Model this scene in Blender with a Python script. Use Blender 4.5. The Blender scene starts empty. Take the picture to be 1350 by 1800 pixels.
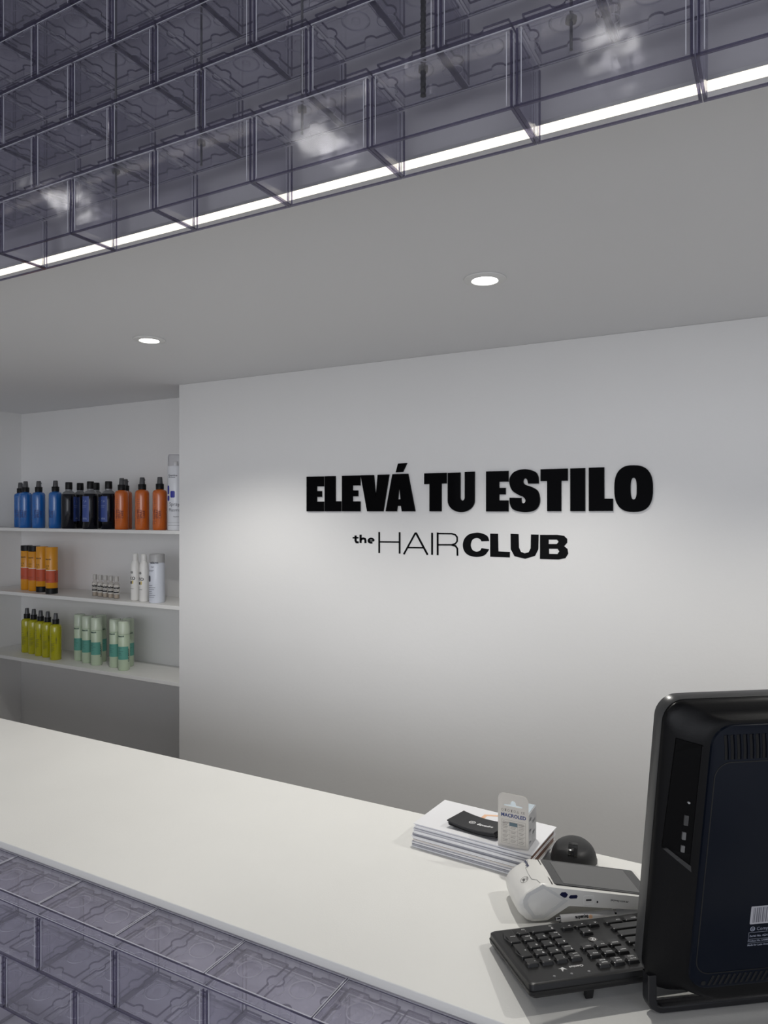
import bpy, bmesh, math, random
from mathutils import Vector, Matrix, geometry, noise
random.seed(7)
PI = math.pi
ZC = 1.60                      # eye height: every h below is measured from here
YAW = math.atan(686/1248)
S = bpy.context.scene
COL = S.collection

# ------------------------------------------------------------------ camera
cam = bpy.data.cameras.new('camera'); camo = bpy.data.objects.new('camera', cam); COL.objects.link(camo)
cam.sensor_fit = 'HORIZONTAL'; cam.sensor_width = 36; cam.lens = 36*1248/1350
cam.clip_start = .02; camo.location = (0, 0, ZC); camo.rotation_euler = (PI/2, 0, YAW)
S.camera = camo

# ------------------------------------------------------------------ exposure, world
S.view_settings.view_transform = 'Standard'; S.view_settings.look = 'None'
S.view_settings.gamma = 1; S.view_settings.use_curve_mapping = False
S.view_settings.exposure = 0.03
S.cycles.max_bounces = 10; S.cycles.diffuse_bounces = 5; S.cycles.transparent_max_bounces = 48
S.cycles.caustics_reflective = False; S.cycles.caustics_refractive = False
S.cycles.sample_clamp_indirect = 4
w = bpy.data.worlds.new('room_ambience'); S.world = w; w.use_nodes = True
WORLD = w.node_tree.nodes['Background']
WORLD.inputs[0].default_value = (.88, .91, 1, 1); WORLD.inputs[1].default_value = .8

SPOT_W, SPOT_ANGLE = 17.5, 124
def spot(name, loc, watts, ang, blend=.6, color=(1, .975, .92), r=.016):
    l = bpy.data.lights.new(name, 'SPOT'); l.energy = watts; l.spot_size = math.radians(ang); l.spot_blend = blend
    l.color = color; l.shadow_soft_size = r
    o = bpy.data.objects.new(name, l); COL.objects.link(o); o.location = loc
    return o
# daylight and room light that comes in from the salon behind the viewer
def area(name, loc, rot, sx, sy, watts, color):
    l = bpy.data.lights.new(name, 'AREA'); l.shape = 'RECTANGLE'; l.size = sx; l.size_y = sy; l.energy = watts; l.color = color
    o = bpy.data.objects.new(name, l); COL.objects.link(o); o.location = loc; o.rotation_euler = rot
    return o
area('shop_front_daylight', (.8, -3.4, ZC+.0), (math.radians(90), 0, math.radians(8)), 3.2, 2.2, 52, (.93, .95, 1))

# ------------------------------------------------------------------ materials
MATS = {}
def mat(name, col, rough=.5, metal=0., spec=.5, bump=0., bscale=60., coat=0., emit=None, trans=0., var=0., vscale=8.):
    if name in MATS: return MATS[name]
    m = bpy.data.materials.new(name); m.use_nodes = True; nt = m.node_tree; b = nt.nodes['Principled BSDF']
    b.inputs['Base Color'].default_value = (*col, 1); b.inputs['Roughness'].default_value = rough
    b.inputs['Metallic'].default_value = metal; b.inputs['Specular IOR Level'].default_value = spec
    b.inputs['Coat Weight'].default_value = coat; b.inputs['Transmission Weight'].default_value = trans
    if emit:
        b.inputs['Emission Color'].default_value = (*emit[0], 1); b.inputs['Emission Strength'].default_value = emit[1]
    tc = nt.nodes.new('ShaderNodeTexCoord')
    if bump:
        n = nt.nodes.new('ShaderNodeTexNoise'); n.inputs['Scale'].default_value = bscale; n.inputs['Detail'].default_value = 4
        nt.links.new(tc.outputs['Object'], n.inputs['Vector'])
        bp = nt.nodes.new('ShaderNodeBump'); bp.inputs['Strength'].default_value = bump; bp.inputs['Distance'].default_value = .001
        nt.links.new(n.outputs['Fac'], bp.inputs['Height']); nt.links.new(bp.outputs['Normal'], b.inputs['Normal'])
    if var:
        n = nt.nodes.new('ShaderNodeTexNoise'); n.inputs['Scale'].default_value = vscale; n.inputs['Detail'].default_value = 5
        nt.links.new(tc.outputs['Object'], n.inputs['Vector'])
        r = nt.nodes.new('ShaderNodeValToRGB')
        r.color_ramp.elements[0].position = .3; r.color_ramp.elements[1].position = .7
        r.color_ramp.elements[0].color = (*[c*(1-var) for c in col], 1); r.color_ramp.elements[1].color = (*col, 1)
        nt.links.new(n.outputs['Fac'], r.inputs['Fac']); nt.links.new(r.outputs['Color'], b.inputs['Base Color'])
    MATS[name] = m
    return m

def clear_plastic(name, face_tint, edge_tint, haze, haze_col, gloss=.05, wobble=.25, wscale=14., power=3.0):
    """clear moulded plastic: light passes, absorbed more where the wall is crossed at a slant"""
    m = bpy.data.materials.new(name); m.use_nodes = True; nt = m.node_tree; N = nt.nodes; L = nt.links
    N.remove(N['Principled BSDF']); out = N['Material Output']
    lw = N.new('ShaderNodeLayerWeight'); lw.inputs['Blend'].default_value = .5
    pw = N.new('ShaderNodeMath'); pw.operation = 'POWER'; pw.inputs[1].default_value = power
    L.new(lw.outputs['Facing'], pw.inputs[0])
    mx = N.new('ShaderNodeMix'); mx.data_type = 'RGBA'
    mx.inputs[6].default_value = (*face_tint, 1); mx.inputs[7].default_value = (*edge_tint, 1)
    L.new(pw.outputs[0], mx.inputs[0])
    tr = N.new('ShaderNodeBsdfTransparent'); L.new(mx.outputs[2], tr.inputs[0])
    df = N.new('ShaderNodeBsdfDiffuse'); df.inputs[0].default_value = (*haze_col, 1)
    m1 = N.new('ShaderNodeMixShader'); m1.inputs[0].default_value = haze
    L.new(tr.outputs[0], m1.inputs[1]); L.new(df.outputs[0], m1.inputs[2])
    tc = N.new('ShaderNodeTexCoord'); no = N.new('ShaderNodeTexNoise'); no.inputs['Scale'].default_value = wscale; no.inputs['Detail'].default_value = 2
    oi = N.new('ShaderNodeObjectInfo'); va = N.new('ShaderNodeVectorMath'); va.operation = 'ADD'
    sc = N.new('ShaderNodeMath'); sc.operation = 'MULTIPLY'; sc.inputs[1].default_value = 40
    L.new(oi.outputs['Random'], sc.inputs[0]); L.new(sc.outputs[0], va.inputs[1])
    L.new(tc.outputs['Object'], va.inputs[0]); L.new(va.outputs[0], no.inputs['Vector'])
    bp = N.new('ShaderNodeBump'); bp.inputs['Strength'].default_value = wobble; bp.inputs['Distance'].default_value = .01
    L.new(no.outputs['Fac'], bp.inputs['Height'])
    gl = N.new('ShaderNodeBsdfGlossy'); gl.inputs['Roughness'].default_value = gloss; gl.inputs['Color'].default_value = (.95, .95, 1, 1)
    L.new(bp.outputs['Normal'], gl.inputs['Normal'])
    p5 = N.new('ShaderNodeMath'); p5.operation = 'POWER'; p5.inputs[1].default_value = 5; L.new(lw.outputs['Facing'], p5.inputs[0])
    fr = N.new('ShaderNodeMath'); fr.operation = 'MULTIPLY_ADD'; fr.inputs[1].default_value = .75; fr.inputs[2].default_value = .03; L.new(p5.outputs[0], fr.inputs[0])
    m2 = N.new('ShaderNodeMixShader'); L.new(fr.outputs[0], m2.inputs[0]); L.new(m1.outputs[0], m2.inputs[1]); L.new(gl.outputs[0], m2.inputs[2])
    L.new(m2.outputs[0], out.inputs[0])
    MATS[name] = m
    return m

M_WALL = mat('wall_paint', (.80, .795, .785), .55, bump=.25, bscale=90, var=.025, vscale=1.5)
M_CEIL = mat('ceiling_paint', (.76, .76, .77), .7)
M_SHELF = mat('shelf_white', (.78, .775, .755), .45)
M_COUNT = mat('counter_laminate', (.80, .795, .765), .42, bump=.15, bscale=400, var=.03, vscale=5)
M_PANEL = mat('counter_panel', (.74, .73, .74), .6)
M_FLOOR = mat('floor_tile', (.35, .34, .33), .4, var=.1, vscale=3)
M_BRICKU = clear_plastic('brick_plastic_hanging', (.976, .975, .98), (.58, .57, .66), .018, (.66, .65, .72), gloss=.10, wobble=.13, wscale=14)
M_BRICKL = clear_plastic('brick_plastic_counter', (.978, .976, .985), (.66, .65, .74), .075, (.74, .72, .81), gloss=.12, wobble=.3, wscale=22)
def edge_plastic(name, tint, haze, col):
    m = clear_plastic(name, tint, tuple(c*.8 for c in tint), haze, col, gloss=.1, wobble=.02); return m
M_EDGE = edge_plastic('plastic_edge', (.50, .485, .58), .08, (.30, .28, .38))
M_HIGHLIGHT = edge_plastic('painted_highlight', (.80, .80, .84), .55, (.80, .80, .86))  # pale colour that paints the bright edge highlights of the clear plastic
M_LED = mat('led_light', (1, .98, .9), .5, emit=((1, .93, .72), 1.75))
M_LAMP = mat('lamp_glow', (1, 1, 1), .5, emit=((1, .98, .93), 9))
M_RING = mat('ring_white', (.75, .75, .74), .5)
M_ROD = mat('rod_dark', (.006, .006, .007), .6)
M_ACR = mat('black_acrylic', (.0012, .0012, .0016), .06, spec=.05)
M_VINYL = mat('black_vinyl', (.002, .002, .0025), .25, spec=.1, bump=.8, bscale=500)
M_BLK = mat('black_plastic', (.012, .012, .013), .42)
M_CAPB = mat('cap_black', (.006, .006, .007), .4, spec=.25)
M_SPRAY = mat('sprayer_grey', (.075, .075, .08), .3)
M_INK = mat('ink', (.02, .02, .025), .6)

# ------------------------------------------------------------------ helpers
F = 1248.
fw = Vector((-math.sin(YAW), math.cos(YAW))); rt = Vector((math.cos(YAW), math.sin(YAW)))
def ray(x, y):
    u = (x-675)/F; d = fw+rt*u; return Vector((d.x, d.y, (900-y)/F))
def on_y(x, y, Y):
    d = ray(x, y); p = d*(Y/d.y); return Vector((p.x, Y, ZC+p.z))
def on_h(x, y, h):
    d = ray(x, y); p = d*(h/d.z); return Vector((p.x, p.y, ZC+h))

def link(name, me, parent=None, loc=None, rot=None):
    o = bpy.data.objects.new(name, me); COL.objects.link(o)
    if parent: o.parent = parent
    if loc is not None: o.location = loc
    if rot is not None: o.rotation_euler = rot
    return o
def thing(name, label, cat, loc=(0, 0, 0), rz=0, group=None):
    o = link(name, None, None, loc, (0, 0, rz)); return tag(o, label, cat, group)
def tag(o, label, cat, group=None):
    o['label'] = label; o['category'] = cat
    if group: o['group'] = group
    return o
def obj(name, bm, m, parent=None, loc=None, rot=None, smooth=False):
    me = bpy.data.meshes.new(name)
    bmesh.ops.recalc_face_normals(bm, faces=bm.faces[:])
    bm.to_mesh(me); bm.free()
    for mm in (m if isinstance(m, (list, tuple)) else [m]): me.materials.append(mm)
    if smooth:
        for p in me.polygons: p.use_smooth = True
        try: me.set_sharp_from_angle(angle=math.radians(38))
        except Exception: pass
    return link(name, me, parent, loc, rot)
def struct(name, bm, m, **k):
    o = obj(name, bm, m, **k); o['kind'] = 'structure'; return o
def box(bm, x0, x1, y0, y1, z0, z1, bev=0, seg=2, mi=0):
    r = bmesh.ops.create_cube(bm, size=1); vs = r['verts']
    for v in vs:
        v.co = Vector((x0+(x1-x0)*(v.co.x+.5), y0+(y1-y0)*(v.co.y+.5), z0+(z1-z0)*(v.co.z+.5)))
    fs = {f for v in vs for f in v.link_faces}
    for f in fs: f.material_index = mi
    if bev:
        es = list({e for v in vs for e in v.link_edges})
        bmesh.ops.bevel(bm, geom=es, offset=bev, segments=seg, affect='EDGES', profile=.5)
    return bm
def B(*a, **k):
    return box(bmesh.new(), *a, **k)
def lathe(prof, n=28, bm=None, closed=True, mi=0, c=(0, 0), sx=1, sy=1):
    bm = bm or bmesh.new(); rings = []
    for r, z in prof:
        if r < 1e-6: rings.append([bm.verts.new((c[0], c[1], z))]); continue
        rings.append([bm.verts.new((c[0]+sx*r*math.cos(2*PI*i/n), c[1]+sy*r*math.sin(2*PI*i/n), z)) for i in range(n)])
    for a, b in zip(rings, rings[1:]):
        if len(a) == 1 and len(b) == 1: continue
        for i in range(n):
            j = (i+1) % n
            if len(a) == 1: f = bm.faces.new((a[0], b[j], b[i]))
            elif len(b) == 1: f = bm.faces.new((a[i], a[j], b[0]))
            else: f = bm.faces.new((a[i], a[j], b[j], b[i]))
            f.material_index = mi
    if closed:
        if len(rings[0]) > 1: bm.faces.new(rings[0][::-1]).material_index = mi
        if len(rings[-1]) > 1: bm.faces.new(rings[-1]).material_index = mi
    return bm
def prism(loops, fn, d0, d1, bm=None, mi=0):
    """loops of 2D points (outer first, then holes) -> solid between depths d0 and d1"""
    bm = bm or bmesh.new()
    tris = geometry.tessellate_polygon([[Vector((x, y, 0)) for x, y in l] for l in loops])
    flat = [p for l in loops for p in l]
    a = [bm.verts.new(fn(x, y, d0)) for x, y in flat]; b = [bm.verts.new(fn(x, y, d1)) for x, y in flat]
    if abs(d1-d0) < 1e-9:
        bmesh.ops.delete(bm, geom=b, context='VERTS')
        for t in tris:
            try: bm.faces.new([a[i] for i in t]).material_index = mi
            except ValueError: pass
        return bm
    for t in tris:
        try:
            bm.faces.new([a[i] for i in t]).material_index = mi; bm.faces.new([b[i] for i in reversed(t)]).material_index = mi
        except ValueError: pass
    k = 0
    for l in loops:
        n = len(l)
        for i in range(n):
            j = (i+1) % n
            bm.faces.new((a[k+i], a[k+j], b[k+j], b[k+i])).material_index = mi
        k += n
    return bm
def stroke(pts, t):
    """outline of a polyline of thickness t with mitred joins"""
    P = [Vector(p) for p in pts]; L, R = [], []
    for i, p in enumerate(P):
        d0 = (p-P[i-1]).normalized() if i else None; d1 = (P[i+1]-p).normalized() if i < len(P)-1 else None
        d = (d0+d1).normalized() if (d0 and d1) else (d0 or d1)
        n = Vector((-d.y, d.x)); s = 1/max(.35, n.dot(Vector((-d0.y, d0.x)))) if d0 else 1
        L.append(p+n*t/2*s); R.append(p-n*t/2*s)
    return [(q.x, q.y) for q in L+R[::-1]]
def curve_pts(pts, seg=6, sharp=()):
    """closed Catmull-Rom through pts; indices in sharp stay corners"""
    n = len(pts); out = []
    for i in range(n):
        p0, p1, p2, p3 = (Vector(pts[(i+k-1) % n]) for k in range(4))
        if i in sharp: p0 = p1
        if (i+1) % n in sharp: p3 = p2
        if i in sharp and (i+1) % n in sharp: out.append(tuple(p1)); continue
        for s in range(seg):
            t = s/seg
            q = .5*((2*p1)+(p2-p0)*t+(2*p0-5*p1+4*p2-p3)*t*t+(3*p1-p0-3*p2+p3)*t**3); out.append((q.x, q.y))
    return out
def arc(cx, cy, rx, ry, a0, a1, n=10):
    return [(cx+rx*math.cos(math.radians(a0+(a1-a0)*i/n)), cy+ry*math.sin(math.radians(a0+(a1-a0)*i/n))) for i in range(n+1)]
def rrect(x0, x1, y0, y1, r, n=5):
    return arc(x1-r, y1-r, r, r, 0, 90, n)+arc(x0+r, y1-r, r, r, 90, 180, n)+arc(x0+r, y0+r, r, r, 180, 270, n)+arc(x1-r, y0+r, r, r, 270, 360, n)
def loft(loops, bm=None, cap=(True, True)):
    bm = bm or bmesh.new(); R = [[bm.verts.new(p) for p in l] for l in loops]; n = len(R[0])
    for a, b in zip(R, R[1:]):
        for i in range(n):
            bm.faces.new((a[i], a[(i+1) % n], b[(i+1) % n], b[i]))
    if cap[0]: bm.faces.new(R[0][::-1])
    if cap[1]: bm.faces.new(R[-1])
    return bm
def tube(pts, r, n=10, bm=None, mi=0):
    bm = bm or bmesh.new(); P = [Vector(p) for p in pts]; rings = []
    for i, p in enumerate(P):
        d = (P[min(i+1, len(P)-1)]-P[max(i-1, 0)]).normalized()
        u = d.cross(Vector((0, 0, 1)));
        if u.length < .01: u = Vector((1, 0, 0))
        u.normalize(); v = d.cross(u); rr = r[i] if isinstance(r, (list, tuple)) else r
        rings.append([bm.verts.new(p+u*rr*math.cos(2*PI*k/n)+v*rr*math.sin(2*PI*k/n)) for k in range(n)])
    for a, b in zip(rings, rings[1:]):
        for k in range(n): bm.faces.new((a[k], a[(k+1) % n], b[(k+1) % n], b[k])).material_index = mi
    bm.faces.new(rings[0][::-1]).material_index = mi; bm.faces.new(rings[-1]).material_index = mi
    return bm
_T = {}
def text2d(s, bold=0., shear=0.):
    """triangles of a word, unit cap size, starting at x=0; returns verts, faces, width"""
    k = (s, bold, shear)
    if k in _T: return _T[k]
    c = bpy.data.curves.new('t', 'FONT'); c.body = s; c.size = 1; c.offset = bold; c.shear = shear; c.resolution_u = 3
    c.space_character = 1.0+bold*1.5
    o = bpy.data.objects.new('t', c); COL.objects.link(o)
    me = bpy.data.meshes.new_from_object(o)
    V = [(v.co.x, v.co.y) for v in me.vertices]; Fc = [tuple(p.vertices) for p in me.polygons]
    bpy.data.objects.remove(o); bpy.data.curves.remove(c); bpy.data.meshes.remove(me)
    x0 = min((v[0] for v in V), default=0); V = [(x-x0, y) for x, y in V]; wd = max((v[0] for v in V), default=1)
    _T[k] = (V, Fc, wd); return _T[k]
def word(bm, s, fn, width=None, size=None, ax=0, ay=0, bold=0., shear=0., align='l', mi=0):
    """adds the word; fn(x,y)->Vector; either total width or size given"""
    V, Fc, wd = text2d(s, bold, shear); k = size if size else width/wd
    sx = (width/wd) if width else k
    off = 0 if align == 'l' else (-wd*sx/2 if align == 'c' else -wd*sx)
    vs = [bm.verts.new(fn(ax+off+x*sx, ay+y*k)) for x, y in V]
    for f in Fc:
        try: bm.faces.new([vs[i] for i in f]).material_index = mi
        except ValueError: pass
    return bm
def flat_obj(name, bm, m, parent, **k):
    """thin printed mark: keeps its winding"""
    me = bpy.data.meshes.new(name); bm.to_mesh(me); bm.free()
    for mm in (m if isinstance(m, (list, tuple)) else [m]): me.materials.append(mm)
    return link(name, me, parent, k.get('loc'), k.get('rot'))
def cyl_fn(r, a0=0., e=.0004):
    """wraps flat x,y onto an upright cylinder, x=0 facing angle a0"""
    return lambda x, y: Vector(((r+e)*math.cos(a0+x/r), (r+e)*math.sin(a0+x/r), y))
def patch(bm, r, a0, a1, z0, z1, n=12, e=.0003, mi=0, th=0):
    for i in range(n):
        p, q = a0+(a1-a0)*i/n, a0+(a1-a0)*(i+1)/n
        vs = [bm.verts.new(((r+e)*math.cos(a), (r+e)*math.sin(a), z)) for a, z in ((p, z0), (q, z0), (q, z1), (p, z1))]
        bm.faces.new(vs).material_index = mi
    return bm
def rpatch(bm, r, a0, a1, z0, z1, rr, e=.0006):
    """rounded square printed on a cylinder"""
    for k in range(4):
        f0, f1 = k/4, (k+1)/4; ins = rr*(1-math.sqrt(max(0, 1-(1-(f0+f1)/2)**2)))
        for za, zb in ((z0+rr*f0, z0+rr*f1), (z1-rr*f1, z1-rr*f0)): patch(bm, r, a0+ins/r, a1-ins/r, za, zb, 8, e)
    patch(bm, r, a0, a1, z0+rr, z1-rr, 8, e)
    return bm
def copy_tree(o, parent=None):
    c = o.copy(); COL.objects.link(c)
    if parent: c.parent = parent
    for ch in list(o.children): copy_tree(ch, c)
    return c

# ------------------------------------------------------------------ the room
YW, YN, XC = 1.95, 2.163, -1.942        # wall plane, back of the shelf niche, niche corner
XL, XR = -3.19, 1.6
HC, HB = .473, -.577                     # ceiling and counter top, from eye height
Z = lambda h: ZC+h
struct('wall_back', B(XC, XR, YW, YN+.12, 0, Z(HC)), M_WALL)
struct('wall_niche', B(XL, XC-.0005, YN, YN+.12, 0, Z(HC)), M_WALL)
struct('wall_left', B(XL-.12, XL-.0005, -3.6, YN+.12, 0, Z(1.2)), M_WALL)
struct('ceiling', B(XL, XR, .811, YN+.12, Z(HC)+.0005, Z(HC)+.10), M_CEIL)
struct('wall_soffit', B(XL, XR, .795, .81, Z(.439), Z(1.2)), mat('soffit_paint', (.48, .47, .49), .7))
struct('floor', B(XL-.12, XR, -3.6, YN+.12, -.1, -.0005), M_FLOOR)
struct('wall_right', B(XR+.0005, XR+.12, .2, YN+.12, 0, Z(1.2)), M_WALL)
M_DARKCEIL = mat('salon_ceiling', (.10, .10, .11), .8)
struct('ceiling_salon', B(XL, XR, -3.6, .794, Z(1.2)+.0005, Z(1.3)), M_DARKCEIL)

# shelves of the niche
for h, th, lab in ((-.070, .0135, 'top white shelf board of the wall niche, carrying blue, black and orange bottles'),
                   (-.352, .0145, 'middle white shelf board of the wall niche, carrying orange tubes and small vials'),
                   (-.638, .0145, 'lowest white shelf board of the wall niche, carrying yellow and mint bottles')):
    tag(obj('shelf_board', B(XL+.0005, XC-.001, YW+.004, YN-.0005, Z(h)-th, Z(h), bev=.0008), M_SHELF), lab, 'shelf', 'shelf boards in the niche')

# counter slab and its front
YF, YB = .767, 1.225
ct = tag(obj('counter_top', B(-3.1, 1.2, YF, YB, Z(HB)-.0125, Z(HB), bev=.0012), M_COUNT),
         'long white laminate reception counter top running across the picture', 'counter')
struct('wall_counter', B(-3.1, 1.2, .80, .83, 0, Z(HB)-.0131), M_PANEL)
struct('trim_1', B(-2.0, 1.2, .686, .768, 0, Z(-.609-.0835*3)-.0008), M_PANEL)

# ------------------------------------------------------------------ transparent bricks
W_, D_, H_ = .1655, .0815, .0825
PITCH, RISE = .1667, .0835
def plateau(x0, x1, y0, y1, r):
    """outline of the raised top plate with rounded notches along its long and short sides"""
    q = []
    L = x1-x0
    def side(p, d, n, ln, cuts):
        for c in cuts:
            q.append((p[0]+d[0]*(c*ln-r), p[1]+d[1]*(c*ln-r)))
            for k in range(1, 6):
                a = PI*k/6
                q.append((p[0]+d[0]*(c*ln-r*math.cos(a))+n[0]*r*.8*math.sin(a), p[1]+d[1]*(c*ln-r*math.cos(a))+n[1]*r*.8*math.sin(a)))
            q.append((p[0]+d[0]*(c*ln+r), p[1]+d[1]*(c*ln+r)))
    q.append((x0, y0)); side((x0, y0), (1, 0), (0, 1), L, (.5,))
    q.append((x1, y0)); side((x1, y0), (0, 1), (-1, 0), y1-y0, (.5,))
    q.append((x1, y1)); side((x1, y1), (-1, 0), (0, -1), L, (.5,))
    q.append((x0, y1)); side((x0, y1), (0, -1), (1, 0), y1-y0, (.5,))
    return q
def brick_shell():
    bm = bmesh.new(); t = .0026
    def loop(x, y, r, z): return [(a, b, z) for a, b in rrect(-x, x, -y, y, r, 3)]
    w2, d2 = W_/2, D_/2
    # outside, from the open bottom up (slight flare at the foot) and over the closed top, then the inside back down
    L = [loop(w2, d2, .004, 0), loop(w2, d2, .004, .003), loop(w2-.0012, d2-.0012, .004, .010), loop(w2-.0016, d2-.0016, .004, H_-.002), loop(w2-.004, d2-.004, .003, H_)]
    I = [loop(w2-.006, d2-.006, .003, H_-t), loop(w2-.0016-t, d2-.0016-t, .003, H_-t-.003), loop(w2-.0012-t, d2-.0012-t, .003, .010), loop(w2-t, d2-t, .003, 0)]
    loft(L, bm, cap=(False, True)); loft(I, bm, cap=(True, False))
    # ring at the mouth joining outside and inside
    bm.verts.ensure_lookup_table(); n = len(L[0])
    o = [bm.verts[i] for i in range(n)]; i0 = len(L)*n+(len(I)-1)*n; inn = [bm.verts[i0+i] for i in range(n)]
    for i in range(n): bm.faces.new((o[i], o[(i+1) % n], inn[(i+1) % n], inn[i]))
    return bm
def halves(g):
    a, b, e = .0052+g, W_/2-.0062-g, D_/2-.0062-g
    return [plateau(-b, -a, -e, e, .0078), plateau(a, b, -e, e, .0078)]
def brick_plate():
    bm = bmesh.new()
    for pl in halves(0): prism([pl], lambda x, y, d: Vector((x, y, H_+d)), .0002, .0125, bm)
    for cx in (-PITCH/4, PITCH/4):
        lathe([(.017, H_+.0125), (.017, H_+.0150), (.0148, H_+.0150), (.0148, H_+.0127)], 28, bm, closed=False, c=(cx, 0))
        lathe([(.0055, H_+.0125), (.0050, H_+.0160), (.003, H_+.0160)], 16, bm, closed=False, c=(cx, 0))
    return bm
def ring_frame(bm, w2, d2, z0, z1, t):
    box(bm, -w2, w2, -d2, -d2+t, z0, z1); box(bm, -w2, w2, d2-t, d2, z0, z1)
    box(bm, -w2, -w2+t, -d2+t, d2-t, z0, z1); box(bm, w2-t, w2, -d2+t, d2-t, z0, z1)
def brick_edges():
    bm = bmesh.new(); w2, d2 = W_/2+.0002, D_/2+.0002
    ring_frame(bm, w2, d2, -.0001, .0021, .0030)
    for sx in (-1, 1):
        for sy in (-1, 1):
            x, y = sx*(w2-.0026), sy*(d2-.0022)
            box(bm, x-.0011, x+.0011, y-.0011, y+.0011, .0024, H_-.003, bev=.0004, seg=1)
    for p, q in zip(halves(-.0002), halves(.0010)): prism([p, q], lambda x, y, d: Vector((x, y, H_+d)), .0108, .0128, bm)
    return bm
def brick_highlights():  # thin pale strips: highlights along the brick edges, painted as geometry
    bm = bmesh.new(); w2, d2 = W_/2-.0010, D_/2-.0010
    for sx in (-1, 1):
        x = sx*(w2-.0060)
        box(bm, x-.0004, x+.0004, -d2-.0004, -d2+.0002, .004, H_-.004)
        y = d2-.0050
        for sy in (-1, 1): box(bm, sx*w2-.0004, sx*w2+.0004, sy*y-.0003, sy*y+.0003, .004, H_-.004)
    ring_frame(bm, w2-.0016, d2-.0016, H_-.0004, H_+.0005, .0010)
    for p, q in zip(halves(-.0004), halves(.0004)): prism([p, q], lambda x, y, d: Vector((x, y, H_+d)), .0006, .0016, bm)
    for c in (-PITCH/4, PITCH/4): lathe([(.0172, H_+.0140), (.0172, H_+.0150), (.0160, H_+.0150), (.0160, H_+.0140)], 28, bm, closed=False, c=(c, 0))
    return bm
def build_brick(m, name):
    o = obj(name, brick_shell(), m, smooth=False); o['label'] = ''; o['category'] = 'brick'
    obj('stud_plate', brick_plate(), m, o); obj('edge_rim', brick_edges(), M_EDGE, o); obj('edge_highlight', brick_highlights(), M_HIGHLIGHT, o)
    return o
def proj(x, y, h):
    d = -math.sin(YAW)*x+math.cos(YAW)*y; u = (math.cos(YAW)*x+math.sin(YAW)*y)/d
    return 675+F*u, 900-F*h/d
def visible(xa, h0):
    P = [proj(x, y, h) for x in (xa, xa+PITCH) for y in (.684, .765) for h in (h0, h0+RISE)]
    x0, x1 = min(p[0] for p in P), max(p[0] for p in P); y0, y1 = min(p[1] for p in P), max(p[1] for p in P)
    return min(x1, 1350)-max(x0, 0) > 14 and min(y1, 1800)-max(y0, 0) > 14
ORD = ['first', 'second', 'third', 'fourth', 'fifth', 'sixth', 'seventh', 'eighth', 'ninth', 'tenth', 'eleventh']
YM = .7245
pu = build_brick(M_BRICKU, 'plastic_brick'); used = [False]
rown = ['lowest row', 'second row up', 'third row up', 'fourth row up', 'fifth row up', 'sixth row up', 'seventh row up']
for r in range(7):
    xs = [(-.895 + (PITCH/2 if r % 2 else 0)) + PITCH*k for k in range(-6, 9)]
    xs = [x for x in xs if visible(x, .404+RISE*r)]
    for i, x in enumerate(xs):
        o = copy_tree(pu) if used[0] else pu; used[0] = True
        o.location = (x+PITCH/2, YM, Z(.404+RISE*r))
        tag(o, f'clear plastic brick of the hanging wall, {rown[r]}, {ORD[i]} in view from the left', 'brick', 'clear bricks hanging above the counter')
pl_ = build_brick(M_BRICKL, 'plastic_brick'); used = [False]
rown = ['top row', 'second row down', 'third row down']
def cap_bm():
    bm = bmesh.new()
    def loop(x, y, r, z): return [(a, b, z) for a, b in rrect(-x, x, -y, y, r, 3)]
    w2, d2, t, h = W_/2+.0003, D_/2+.0003, .0022, .0172
    L = [loop(w2, d2, .003, .0), loop(w2, d2, .003, h-.0012), loop(w2-.0012, d2-.0012, .003, h)]
    I = [loop(w2-t, d2-t, .002, h-t), loop(w2-t, d2-t, .002, .0)]
    loft(L, bm, cap=(False, True)); loft(I, bm, cap=(True, False))
    bm.verts.ensure_lookup_table(); n = len(L[0]); o = [bm.verts[i] for i in range(n)]; i0 = len(L)*n+n; inn = [bm.verts[i0+i] for i in range(n)]
    for i in range(n): bm.faces.new((o[i], o[(i+1) % n], inn[(i+1) % n], inn[i]))
    for k in range(6):          # stiffening ribs inside the long sides
        x = -W_/2+.0255+k*.0229
        for s in (-1, 1): box(bm, x-.0008, x+.0008, min(s*(d2-t), s*(d2-t-.003)), max(s*(d2-t), s*(d2-t-.003)), .001, h-t-.0002)
    for a in range(4):          # faint moulded tick lines on top
        c, s = math.cos(a*PI/2+.3), math.sin(a*PI/2+.3)
        box(bm, -.045+c*.02-.010*abs(c)-.0004, -.045+c*.02+.010*abs(c)+.0004, s*.016-.008*abs(s)-.0003, s*.016+.008*abs(s)+.0003, h+.0001, h+.0006)
    return bm
cap0 = obj('brick_cap', cap_bm(), M_BRICKL); capused = False
bm = bmesh.new(); ring_frame(bm, W_/2+.0005, D_/2+.0005, -.0002, .0016, .0022)
ring_frame(bm, W_/2+.0005, D_/2+.0005, .0150, .0162, .0012)
obj('edge_rim', bm, M_EDGE, cap0)
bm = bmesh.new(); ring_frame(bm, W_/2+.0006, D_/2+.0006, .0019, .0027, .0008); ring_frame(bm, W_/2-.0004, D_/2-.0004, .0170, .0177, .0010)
obj('edge_highlight', bm, M_HIGHLIGHT, cap0)  # painted highlight lines around the cap edges
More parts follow.
